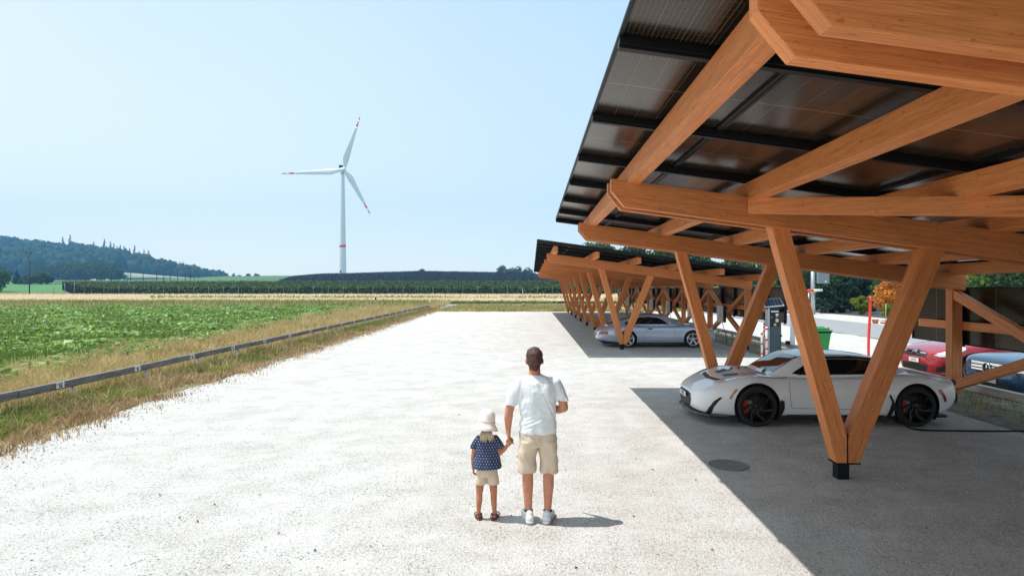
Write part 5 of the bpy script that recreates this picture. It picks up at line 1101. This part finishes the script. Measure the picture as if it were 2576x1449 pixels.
def girl():
    X0 = -.437; t = empty('person', (X0, 6.20, 0), label='small child in cream sun hat, dark blue dotted blouse and beige shorts, holding hands', cat='person')
    body = [('l', [((0, 0, .43), .075, .055), ((0, 0, .50), .08, .06), ((0, 0, .62), .085, .062), ((0, 0, .74), .092, .06), ((0, 0, .79), .07, .05), ((0, 0, .82), .035, .035)]),
        ('c', [((0, 0, .79), .034), ((0, .0, .86), .034)]), ('s', (-.008, .01, .945), (.072, .082, .092)), ('s', (-.008, .03, .90), (.055, .06, .055)), ('c', [((-.008, .085, .935), .008), ((-.008, .095, .925), .009)]),
        ('s', (-.082, .0, .93), (.008, .014, .02)), ('s', (.066, .0, .93), (.008, .014, .02)),
        ('c', [((-.08, 0, .765), .028), ((-.120, 0, .68), .027), ((-.135, .01, .60), .025)]), ('c', [((-.135, .01, .60), .024), ((-.138, .035, .54), .021), ((-.138, .05, .49), .017)]),
        ('c', [((.08, 0, .765), .028), ((.112, -.005, .70), .027), ((.122, -.01, .645), .026)]), ('c', [((.122, -.01, .645), .025), ((.165, -.015, .68), .021), ((.200, -.015, .722), .017)])]
    body += hand((-.138, .05, .49), (0, .1, -1), (0, -1, 0), .10, .0065, (1, 0, 0), (.3, .5, 0), .028)
    body += hand((.200, -.015, .722), (.55, 0, .75), (.75, 0, -.55), .10, .0068, (0, .9, .1), (-.2, -.2, .5), .028)
    for s, xx in ((-1, -.075), (1, .066)):
        body += [('c', [((xx * .75, 0, .44), .042), ((xx * .95, 0, .30), .038), ((xx * 1.0, 0, .25), .032)]), ('c', [((xx, 0, .25), .032), ((xx * 1.0, -.008, .19), .031), ((xx * 1.1, 0, .08), .021), ((xx * 1.12, .0, .04), .022)]), ('c', [((xx * 1.12, -.01, .028), .018), ((xx * 1.2, .07, .022), .018), ((xx * 1.25, .11, .018), .014)])]
    organic('body', body, .005, SKINC, t, 3)
    # blouse with small pale marks
    m = pbr('dotted_blouse', (.022, .040, .095), .9, bump=.3, bscale=200, bdist=.002); n = m.node_tree.nodes; l = m.node_tree.links
    tc = n.new('ShaderNodeTexCoord'); sp = n.new('ShaderNodeSeparateXYZ'); l.new(tc.outputs['Object'], sp.inputs[0])
    def mt(op, a, b_=None, c=None):
        x = n.new('ShaderNodeMath'); x.operation = op
        for i, q in enumerate((a, b_, c)):
            if q is None: continue
            if isinstance(q, (int, float)): x.inputs[i].default_value = q
            else: l.new(q, x.inputs[i])
        return x.outputs[0]
    row = mt('FLOOR', mt('MULTIPLY', sp.outputs[2], 1 / .026)); u = mt('FRACT', mt('MULTIPLY_ADD', sp.outputs[0], 1 / .027, mt('MULTIPLY', row, .5))); v = mt('FRACT', mt('MULTIPLY', sp.outputs[2], 1 / .026))
    dot = mt('MULTIPLY', mt('LESS_THAN', mt('ABSOLUTE', mt('SUBTRACT', u, .5)), .10), mt('LESS_THAN', mt('ABSOLUTE', mt('SUBTRACT', v, .5)), .24))
    mx = n.new('ShaderNodeMix'); mx.data_type = 'RGBA'; mx.inputs[6].default_value = (.022, .042, .10, 1); mx.inputs[7].default_value = (.40, .42, .48, 1); l.new(dot, mx.inputs[0]); l.new(mx.outputs[2], n['Principled BSDF'].inputs['Base Color'])
    def wb(c): return .006 * N(Vector((c.x * 16, c.y * 9, c.z * 5))) + .005 * max(0, 1 - abs(c.z - .56) / .09) * N(Vector((c.x * 9, c.y * 5, c.z * 35 + c.x * 9))) + .002 * N(c * 40)
    organic('blouse', [('l', [((0, 0, .502), .142, .105), ((0, 0, .56), .135, .098), ((0, 0, .66), .115, .082), ((0, 0, .75), .112, .072), ((0, 0, .79), .100, .062), ((0, 0, .815), .062, .05), ((0, 0, .83), .045, .045)]),
        ('c', [((-.075, 0, .775), .045), ((-.11, 0, .72), .045)]), ('c', [((.075, 0, .775), .045), ((.115, 0, .72), .045)]), ('l', [((-.128, 0, .690), .040, .042), ((-.118, 0, .72), .044, .046), ((-.09, 0, .775), .042, .045), ((-.07, 0, .80), .03, .035)]), ('l', [((.138, 0, .700), .040, .042), ((.122, 0, .725), .044, .046), ((.09, 0, .775), .042, .045), ((.07, 0, .80), .03, .035)])], .0055, m, t, 3, wb)
    SH = MATS['beige_chino']
    organic('shorts', [('l', [((0, 0, .42), .105, .078), ((0, 0, .47), .105, .08), ((0, 0, .52), .095, .075)]), ('l', [((-.064, 0, .350), .062, .068), ((-.058, 0, .40), .058, .07), ((-.05, 0, .46), .052, .07)]), ('l', [((.060, 0, .346), .058, .068), ((.056, 0, .40), .055, .07), ((.05, 0, .46), .052, .07)])], .0055, SH, t, 3, lambda c: .006 * N(Vector((c.x * 18, c.y * 9, c.z * 7))))
    HM = pbr('cream_cotton', (.84, .75, .68), .9, bump=.25, bscale=150, bdist=.002, var=.06, vscale=8)
    M = Matrix.Translation((-.01, .0, .905)) @ Matrix.Rotation(R(-9), 4, 'X') @ Matrix.Rotation(R(6), 4, 'Y')
    bm = bmesh.new(); lathe(bm, [(0, .165), (.03, .163), (.055, .152), (.072, .13), (.080, .10), (.084, .055), (.087, .030), (.088, .024), (.106, -.005), (.124, -.034), (.122, -.037), (.102, -.008), (.082, .018), (.078, .05)], 48)
    for v in bm.verts: v.co += Vector((0, 0, .006 * N(v.co * 22))) + v.co.normalized() * .004 * N(v.co * 30); v.co = M @ v.co
    hat = b2m('sun_hat', bm, HM, t, smooth=True)
    bm = bmesh.new(); lathe(bm, [(.0865, .030), (.0885, .032), (.0885, .048), (.086, .050)], 40); bmesh.ops.transform(bm, matrix=M, verts=bm.verts); b2m('hat_band', bm, pbr('pink_band', (.74, .56, .47), .9), hat)
    bm = bmesh.new()
    for k in range(70):
        a = random.uniform(-.05, .05); s0 = Vector((a, -.055 - random.random() * .02, .87)); e = Vector((a * 1.4 + random.uniform(-.02, .02), -.085 - random.random() * .012, .76 + random.random() * .05 + abs(a) * .3)); tube(bm, [s0, s0.lerp(e, .5) + Vector((random.uniform(-.01, .01), -.012, 0)), e], [.005, .0045, .0015], 5)
    b2m('hair', bm, pbr('blonde_hair', (.62, .48, .33), .5), t)
    SD = pbr('sandal_leather', (.11, .045, .04), .7)
    for xx in (-.075, .066):
        bm = bmesh.new(); s = 1 if xx > 0 else -1; c = Vector((xx * 1.15, .035, 0)); rot = Matrix.Rotation(-s * R(14), 3, 'Z')
        prism(bm, [c + rot @ Vector((math.cos(a) * .030 * (1.15 if math.sin(a) > 0 else .9), math.sin(a) * .088, .001)) for a in [2 * PI * k / 20 for k in range(20)]], (0, 0, .014), bev=.003)
        for (y0, z0, y1, z1, w_) in ((-.055, .012, -.01, .062, .030), (.06, .012, .06, .042, .033)):
            for q in (-1, 1):
                P = [c + rot @ Vector((q * w_ * math.cos(a * PI / 2), y0 + (y1 - y0) * a, z0 + (z1 - z0) * math.sin(a * PI / 2))) for a in (0, .3, .6, .85, 1)]; tube(bm, P, .006, 6)
        P = [c + rot @ Vector((math.cos(a) * .026, -.038 + math.sin(a) * .028, .052)) for a in [2 * PI * k / 16 for k in range(17)]]; tube(bm, P, .006, 6)
        b2m('sandal', bm, SD, t)
girl()

# ------------------------------------------------------------------ things on the lot and in front of the nursery
def grate():
    t = empty('drain_grate', (2.49, 8.07, 0), label='round dark iron drain grate set in the gravel near the front timber post', cat='drain')
    IR = pbr('cast_iron', (.25, .255, .26), .6, .1, var=.3, vscale=20)
    bm = bmesh.new(); r = .25
    lathe(bm, [(r - .02, .002), (r - .02, .012), (r, .012), (r + .004, .002)], 48)
    for k in range(-9, 10):
        x = k * .025; h = math.sqrt(max(0, (r - .015) ** 2 - x * x))
        if abs(k) > 0: box(bm, x - .0045, x + .0045, -h, h, .003, .009)
    box(bm, -.012, .012, -r + .02, r - .02, .003, .0125); o = b2m('grating', bm, IR, t); 
    o.rotation_euler = (0, 0, R(68))
    bm = bmesh.new(); lathe(bm, [(0, .0045), (r - .018, .0045)], 40); b2m('sump', bm, pbr('sump_gravel', (.30, .28, .25), .9, var=.3, vscale=30), t)
grate()
def ticket_machine():
    t = empty('ticket_machine', (wx(1942, 20.75), 20.75, 0), R(0), 'dark grey parking ticket machine with tilted solar panel on top', 'ticket machine')
    G = pbr('machine_grey', (.055, .085, .105), .4); GL = pbr('machine_light_grey', (.45, .48, .52), .4); K = pbr('machine_black', (.012, .012, .014), .3)
    bm = bmesh.new(); box(bm, -.115, .19, -.16, .16, .12, 1.0, bev=.01); b2m('lower_cabinet', bm, G, t)
    bm = bmesh.new(); box(bm, -.115, .19, -.155, .16, 1.003, 1.62, bev=.01); up = b2m('upper_cabinet', bm, K, t)
    bm = bmesh.new(); box(bm, -.175, -.118, -.14, .14, .12, 1.6, bev=.02); b2m('side_cover', bm, GL, t)
    bm = bmesh.new(); box(bm, -.17, .18, -.15, .15, 0, .118, bev=.005); b2m('plinth', bm, K, t)
    bm = bmesh.new(); box(bm, -.3, .3, -.3, .3, -.01, .02); b2m('base_slab', bm, pbr('concrete_slab', (.45, .44, .42), .9, var=.2, vscale=6), t)
    HM_ = Matrix.Translation((.02, 0, 1.78)) @ Matrix.Rotation(R(34), 4, 'X') @ Matrix.Rotation(R(-6), 4, 'Y')
    bm = bmesh.new(); box(bm, -.31, .31, -.22, .22, -.03, 0, bev=.006); bmesh.ops.transform(bm, matrix=HM_, verts=bm.verts); hd = b2m('solar_head', bm, GL, t)
    bm = bmesh.new(); box(bm, -.295, .295, -.205, .205, -.10, -.031, bev=.01); bmesh.ops.transform(bm, matrix=HM_, verts=bm.verts); b2m('head_box', bm, K, hd)
    CB = pbr('cell_blue', (.02, .035, .07), .3, spec=.3)
    for k in range(5):
        for q in range(2):
            bm = bmesh.new(); box(bm, -.275 + k * .111, -.275 + k * .111 + .102, -.195 + q * .197, -.195 + q * .197 + .19, .001, .005); bmesh.ops.transform(bm, matrix=HM_, verts=bm.verts); b2m('solar_cell', bm, CB, hd)
    bm = bmesh.new(); box(bm, -.10, .17, -.10, .10, 1.62, 1.72); b2m('neck', bm, K, t)
    YL = pbr('sticker_yellow', (.65, .55, .05), .5)
    for (x0, x1, z0, z1, m_) in ((-.09, .15, 1.47, 1.51, WHITEP), (.06, .15, 1.35, 1.42, WHITEP), (.06, .15, 1.15, 1.25, WHITEP), (.0, .08, 1.03, 1.10, YL), (-.09, -.06, 1.29, 1.31, WHITEP), (.07, .12, 1.30, 1.32, GL)):
        bm = bmesh.new(); box(bm, x0, x1, -.165, -.158, z0, z1, bev=.002); b2m('control', bm, m_, up)
    # sticker marks on the cabinet
    bm = bmesh.new(); box(bm, .09, .12, -.168, -.1655, 1.18, 1.22); b2m('coin_slot', bm, K, up)
ticket_machine()
def bollard(px, yb, h, r, label, bands):
    d = 3600 / (yb - VY); t = empty('bollard', (wx(px, d), d, 0), label=label, cat='bollard', group='red and white bollards by the ticket machine')
    bm = bmesh.new(); tube(bm, [(0, 0, -.02), (0, 0, h - .02), (0, 0, h)], [r, r, r * .6], 16); b2m('post', bm, WHITEP, t)
    for z in bands:
        bm = bmesh.new(); lathe(bm, [(r, z), (r + .012, z + .008), (r + .004, z + .03), (r + .012, z + .05), (r, z + .06)], 16); b2m('red_collar', bm, REDP, t)
bollard(1916.5, 900, .88, .034, 'slim white bollard with red collars, left one of the pair beside the ticket machine', (.10, .42, .74))
bollard(1928.5, 900, 1.0, .045, 'white bollard with red collars standing against the ticket machine', (.26, .55, .9))
bollard(1923, 884, 1.02, .034, 'red and white bollard standing behind the other two', (.5, .68, .82, .94))
def simple(nm, px, yb, label, cat, fn, X=None):
    d = 3600 / (yb - VY); t = empty(nm, (wx(px, d), d, 0), label=label, cat=cat); fn(t, 1600 / d); return t
def f1(t, s):
    bm = bmesh.new(); tube(bm, [(0, 0, -.02), (0, 0, 100 / s)], .035, 10); b2m('post', bm, pbr('rusty_grey', (.25, .22, .19), .8, .3, var=.4, vscale=10), t)
    bm = bmesh.new(); box(bm, -.05, .05, -.05, .05, .62, .68, bev=.01); b2m('clamp', bm, BLACK, t)
simple('thin_post', 1962.6, 893.5, 'thin rusty grey steel post right of the ticket machine', 'post', f1)
def f2(t, s):
    bm = bmesh.new(); tube(bm, [(0, 0, -.02), (0, 0, .34)], .028, 10); b2m('post', bm, STEEL, t)
    bm = bmesh.new(); box(bm, -.06, .06, -.06, .06, .34, .46, bev=.01); b2m('light_head', bm, BLACK, t)
simple('path_light', 1981.5, 892, 'short post with black square box between ticket machine and white panel', 'path light', f2)
def f3(t, s):
    bm = bmesh.new(); box(bm, -.065, .065, -.03, .03, 0, 1.38, bev=.008); b2m('panel', bm, pbr('white_board', (.74, .76, .79), .5), t)
    bm = bmesh.new(); tube(bm, [(.085, .0, .0), (.085, 0, 1.2)], .012, 8); b2m('rod', bm, STEEL, t)
simple('white_pillar', 1992.5, 887, 'narrow white upright panel left of the green bin', 'pillar', f3)
def f4(t, s):
    GB = pbr('bin_green', (.012, .26, .055), .45)
    bm = bmesh.new(); a = [(-.17, -.19, .08), (.17, -.19, .08), (.17, .16, .08), (-.17, .16, .08)]; b = [(-.24, -.26, .72), (.24, -.26, .72), (.24, .24, .72), (-.24, .24, .72)]
    va = [bm.verts.new(p) for p in a]; vb = [bm.verts.new(p) for p in b]; bm.faces.new(va[::-1]); bm.faces.new(vb)
    for k in range(4): bm.faces.new((va[k], va[(k + 1) % 4], vb[(k + 1) % 4], vb[k]))
    bmesh.ops.bevel(bm, geom=bm.edges[:], offset=.02, segments=2, affect='EDGES'); b2m('bin_body', bm, GB, t, sharp=40)
    bm = bmesh.new(); box(bm, -.25, .25, -.27, .25, .68, .735, bev=.008); b2m('black_rim', bm, BLACK, t)
    bm = bmesh.new(); box(bm, -.27, .27, -.29, .27, .737, .79, bev=.02); tube(bm, [(-.2, .22, .84), (.2, .22, .84)], .045, 14); box(bm, -.22, .2, -.2, .2, .79, .85, bev=.025); b2m('lid', bm, GB, t, sharp=40)
    bm = bmesh.new(); box(bm, .22, .275, -.05, .05, .80, .86, bev=.01); b2m('red_latch', bm, REDP, t)
    for s_ in (-1, 1):
        bm = bmesh.new(); lathe(bm, [(0, s_ * .02), (.09, s_ * .02), (.09, -s_ * .02), (0, -s_ * .02)], 20, 'x', (s_ * .19, .17, .09)); b2m('wheel', bm, TYRE, t)
simple('wheelie_bin', 2066, 886, 'green wheelie bin with black rim standing behind the white sports car', 'bin', f4)
def f5(t, s):
    RP = pbr('signal_red_paint', (.80, .05, .035), .4)
    bm = bmesh.new(); pts = [(0.05 * (z / 1.98) - .012 * math.sin(z * 3), 0, z) for z in np.linspace(0, 1.98, 14)]; tube(bm, pts, .044, 14); b2m('pole', bm, RP, t)
    bm = bmesh.new(); box(bm, -.05, .0, -.03, .03, 1.93, 1.97); b2m('hook', bm, RP, t)
simple('red_pole', 2185, 899, 'tall leaning bright red pole behind the white sports car', 'pole', f5)
def big_pole():
    d = 54; t = empty('lighting_mast', (wx(2045, d), d, 0), label='tall galvanised mast carrying a grey box, seen through the near carport', cat='mast')
    bm = bmesh.new(); tube(bm, [(0, 0, 0), (0, 0, 4.4)], [.19, .16], 16); b2m('mast', bm, STEEL, t)
    bm = bmesh.new(); box(bm, .28, 1.27, -.3, -.02, 2.62, 4.2, bev=.03); cb = b2m('equipment_box', bm, pbr('box_grey', (.26, .30, .32), .5), t)
    bm = bmesh.new(); box(bm, .86, 1.05, -.306, -.299, 2.72, 2.86); b2m('label_plate', bm, WHITEP, cb)
    bm = bmesh.new(); tube(bm, [(.3, -.05, 2.7), (.3, -.05, 4.3)], .03, 8); tube(bm, [(.1, 0, 2.8), (.3, -.05, 2.8)], .03, 6); tube(bm, [(.1, 0, 4.0), (.3, -.05, 4.0)], .03, 6); b2m('bracket', bm, STEEL, t)
    bm = bmesh.new(); box(bm, -.21, .21, -.21, .21, 1.85, 1.95, bev=.01); b2m('yellow_strap', bm, pbr('strap_yellow', (.55, .45, .05), .6), t)
big_pole()
def barrier():
    d = 50; x0 = wx(2026, d); t = empty('barrier_arm', (x0, d, 0), label='red and white barrier arm behind the galvanised mast', cat='barrier')
    bm = bmesh.new(); tube(bm, [(.0, -.4, 2.05), (.45, -.4, 2.06)], .09, 12); b2m('red_section', bm, REDP, t)
    bm = bmesh.new(); tube(bm, [(.452, -.4, 2.06), (1.15, -.4, 2.075)], .09, 12); b2m('white_section', bm, WHITEP, t)
    bm = bmesh.new(); tube(bm, [(.10, -.4, 0), (.10, -.4, 2.0)], .06, 10); b2m('support', bm, STEEL, t)
barrier()
TERRA = pbr('terracotta', (.48, .16, .09), .8, var=.2, vscale=8); POTK = pbr('black_pot_plastic', (.02, .02, .02), .6)
def pot(px, d, r, h, m_, label, cat='plant pot'):
    bm = bmesh.new(); lathe(bm, [(0, .0), (r * .72, 0), (r * .95, h * .8), (r, h * .82), (r, h), (r * .9, h), (r * .86, h * .75), (0, h * .72)], 28); o = b2m('flower_pot', bm, m_); o.location = (wx(px, d), d, .01); tag(o, label, cat)
pot(2202, 40, .20, .27, TERRA, 'empty terracotta pot on the gravel beside the nursery')
def f6():
    o = empty('shallow_tray', (wx(2228, 40), 40, 0), label='low reddish tray with a thin stake under the orange maple', cat='tray')
    bm = bmesh.new(); lathe(bm, [(0, .0), (.26, 0), (.34, .10), (.32, .10), (.24, .03), (0, .03)], 24); b2m('tray_bowl', bm, TERRA, o)
    bm = bmesh.new(); tube(bm, [(0, 0, .02), (.02, 0, 1.25)], .018, 6); b2m('stake', bm, pbr('bamboo', (.55, .45, .28), .7), o)
f6()
def nursery():
    maple = tree('maple_tree', wx(2250, 43), 43, 3.15, 1.35, .35, 34, 6500, .085, LFO, 'bright orange leaved maple in the nursery', z=0, cat='tree')
    tree('maple_tree', wx(2234, 41.5), 41.5, 1.35, .5, .25, 14, 1700, .07, LFY, 'small yellow green maple standing in front of the orange one', z=0)
    tree('round_shrub', wx(2163, 54), 54, 1.62, .78, .0, 26, 4200, .075, LFY, 'round yellow green shrub left of the red pole', z=0, cat='shrub')
    tree('round_shrub', wx(2190, 56), 56, 1.75, .7, .0, 22, 3000, .08, LF, 'dark green shrub half hidden behind the red pole', z=0, cat='shrub')
    info = [(1968, 58, 3.3, 1.3, LFD, 'layers'), (1940, 60, 4.6, 1.4, LFY, 'layers'), (1992, 62, 4.4, 1.5, LF, 'round'), (2022, 60, 3.6, 1.2, LFD, 'cone'), (2072, 57, 2.6, 1.3, NEED, 'layers'), (2092, 60, 3.3, 1.3, LF, 'layers'), (2118, 58, 3.0, 1.2, NEED, 'layers'), (2140, 62, 4.2, 1.3, NEED, 'cone'), (2108, 66, 4.6, 1.5, LFD, 'round'), (2160, 66, 4.8, 1.6, NEED, 'round'), (2195, 66, 4.9, 1.7, LFD, 'round'), (2225, 62, 4.4, 1.5, LF, 'round'), (2050, 70, 5.2, 1.9, NEED, 'round'), (2085, 74, 5.6, 2.0, LFD, 'round'), (2010, 72, 5.2, 1.9, LF, 'round'), (2260, 60, 4.6, 1.6, LFD, 'round'), (2290, 58, 3.2, 1.4, LFY, 'round')]
    labs = ['dark layered pine beside the leaning timber leg, behind the ticket machine', 'tall yellow green cloud pruned tree behind the ticket machine', 'round green tree between ticket machine and mast', 'narrow dark conifer just left of the mast', 'dark layered pine right of the mast foot', 'spreading layered tree with lighter top right of the mast', 'low cloud pruned pine in a black pot in the nursery row', 'tall narrow blue green conifer in the nursery', 'dark round tree below the grey equipment box', 'dense dark conifer mass behind the yellow shrub', 'dark leafy tree behind the yellow shrub and red pole', 'green tree directly behind the orange maple', 'broad dark conifer behind the mast', 'tallest dark tree at the back of the nursery', 'leafy tree at the back left of the nursery', 'dark tree right of the orange maple', 'yellowish shrub tree right of the orange maple behind the timber leg']
    for (px, d, h, r_, m_, sh), lb in zip(info, labs): tree('nursery_tree', wx(px, d), d, h, r_, .5 if sh != 'cone' else .2, 22, 2600, .12, m_, lb, 'potted trees of the nursery', shape=sh, z=0)
    for px, d, r_ in [(2072, 56.4, .36), (2092, 59, .4), (2118, 57.2, .36), (1968, 57.4, .36)]: pot(px, d, r_, .6, POTK, {2072: 'black plant pot under the dark pine right of the mast', 2092: 'black plant pot under the spreading layered tree', 2118: 'black plant pot under the low cloud pruned pine', 1968: 'black plant pot under the pine behind the ticket machine'}[px])
    # trees behind the back wall of the near carport, far right
    for k, (px, d, yt, r_, m_) in enumerate([(2440, 42, 640, 2.6, LF), (2500, 38, 655, 2.5, LFY), (2560, 36, 640, 2.6, LF), (2620, 34, 640, 2.6, LFD), (2400, 48, 668, 2.4, LFD), (2340, 50, 672, 2.2, LFD), (2530, 60, 610, 4, LFD)]):
        tree('garden_tree', wx(px, d), d, wz(yt, d), r_, .3, 34, 5200, .15, m_, ['leafy green tree above the left end of the back wall panels', 'yellow green bush above the back wall panels', 'leafy tree at the far right behind the back wall panels', 'dark tree at the right edge beyond the back wall', 'dark tree filling the gap beside the rear timber post', 'dark tree behind the orange maple and timber leg', 'tall dark tree in the distance at the far right'][k], 'trees behind the back wall of the near carport', z=0)
    DX = pbr('distant_green', (.03, .05, .02), .9, var=.5, vscale=.5)
    V, F = leaves(np.stack([rng.uniform(26, 95, 16000), rng.uniform(76, 84, 16000), rng.uniform(0, 5.6, 16000) * rng.uniform(.5, 1, 16000)], 1), .30, .6)
    k = (V.reshape(-1, 4, 3)[:, 0, 0] < 200); tag(np_mesh('hedge_foliage', V, F, LFD), 'dark hedge along the back of the nursery', 'hedge', kind='stuff')
nursery()

# ------------------------------------------------------------------ summer haze in the air
def haze():
    bm = bmesh.new(); box(bm, -1500, 1500, -80, 1750, -3, 235)
    m = bpy.data.materials.new('haze'); m.use_nodes = True; n = m.node_tree.nodes; n.clear(); o = n.new('ShaderNodeOutputMaterial'); v = n.new('ShaderNodeVolumePrincipled')
    v.inputs['Color'].default_value = (.24, .60, 1, 1); v.inputs['Density'].default_value = .00030; v.inputs['Anisotropy'].default_value = 0.0
    m.node_tree.links.new(v.outputs[0], o.inputs['Volume']); tag(b2m('haze', bm, m), 'thin blue summer haze', 'haze', kind='stuff')
haze()
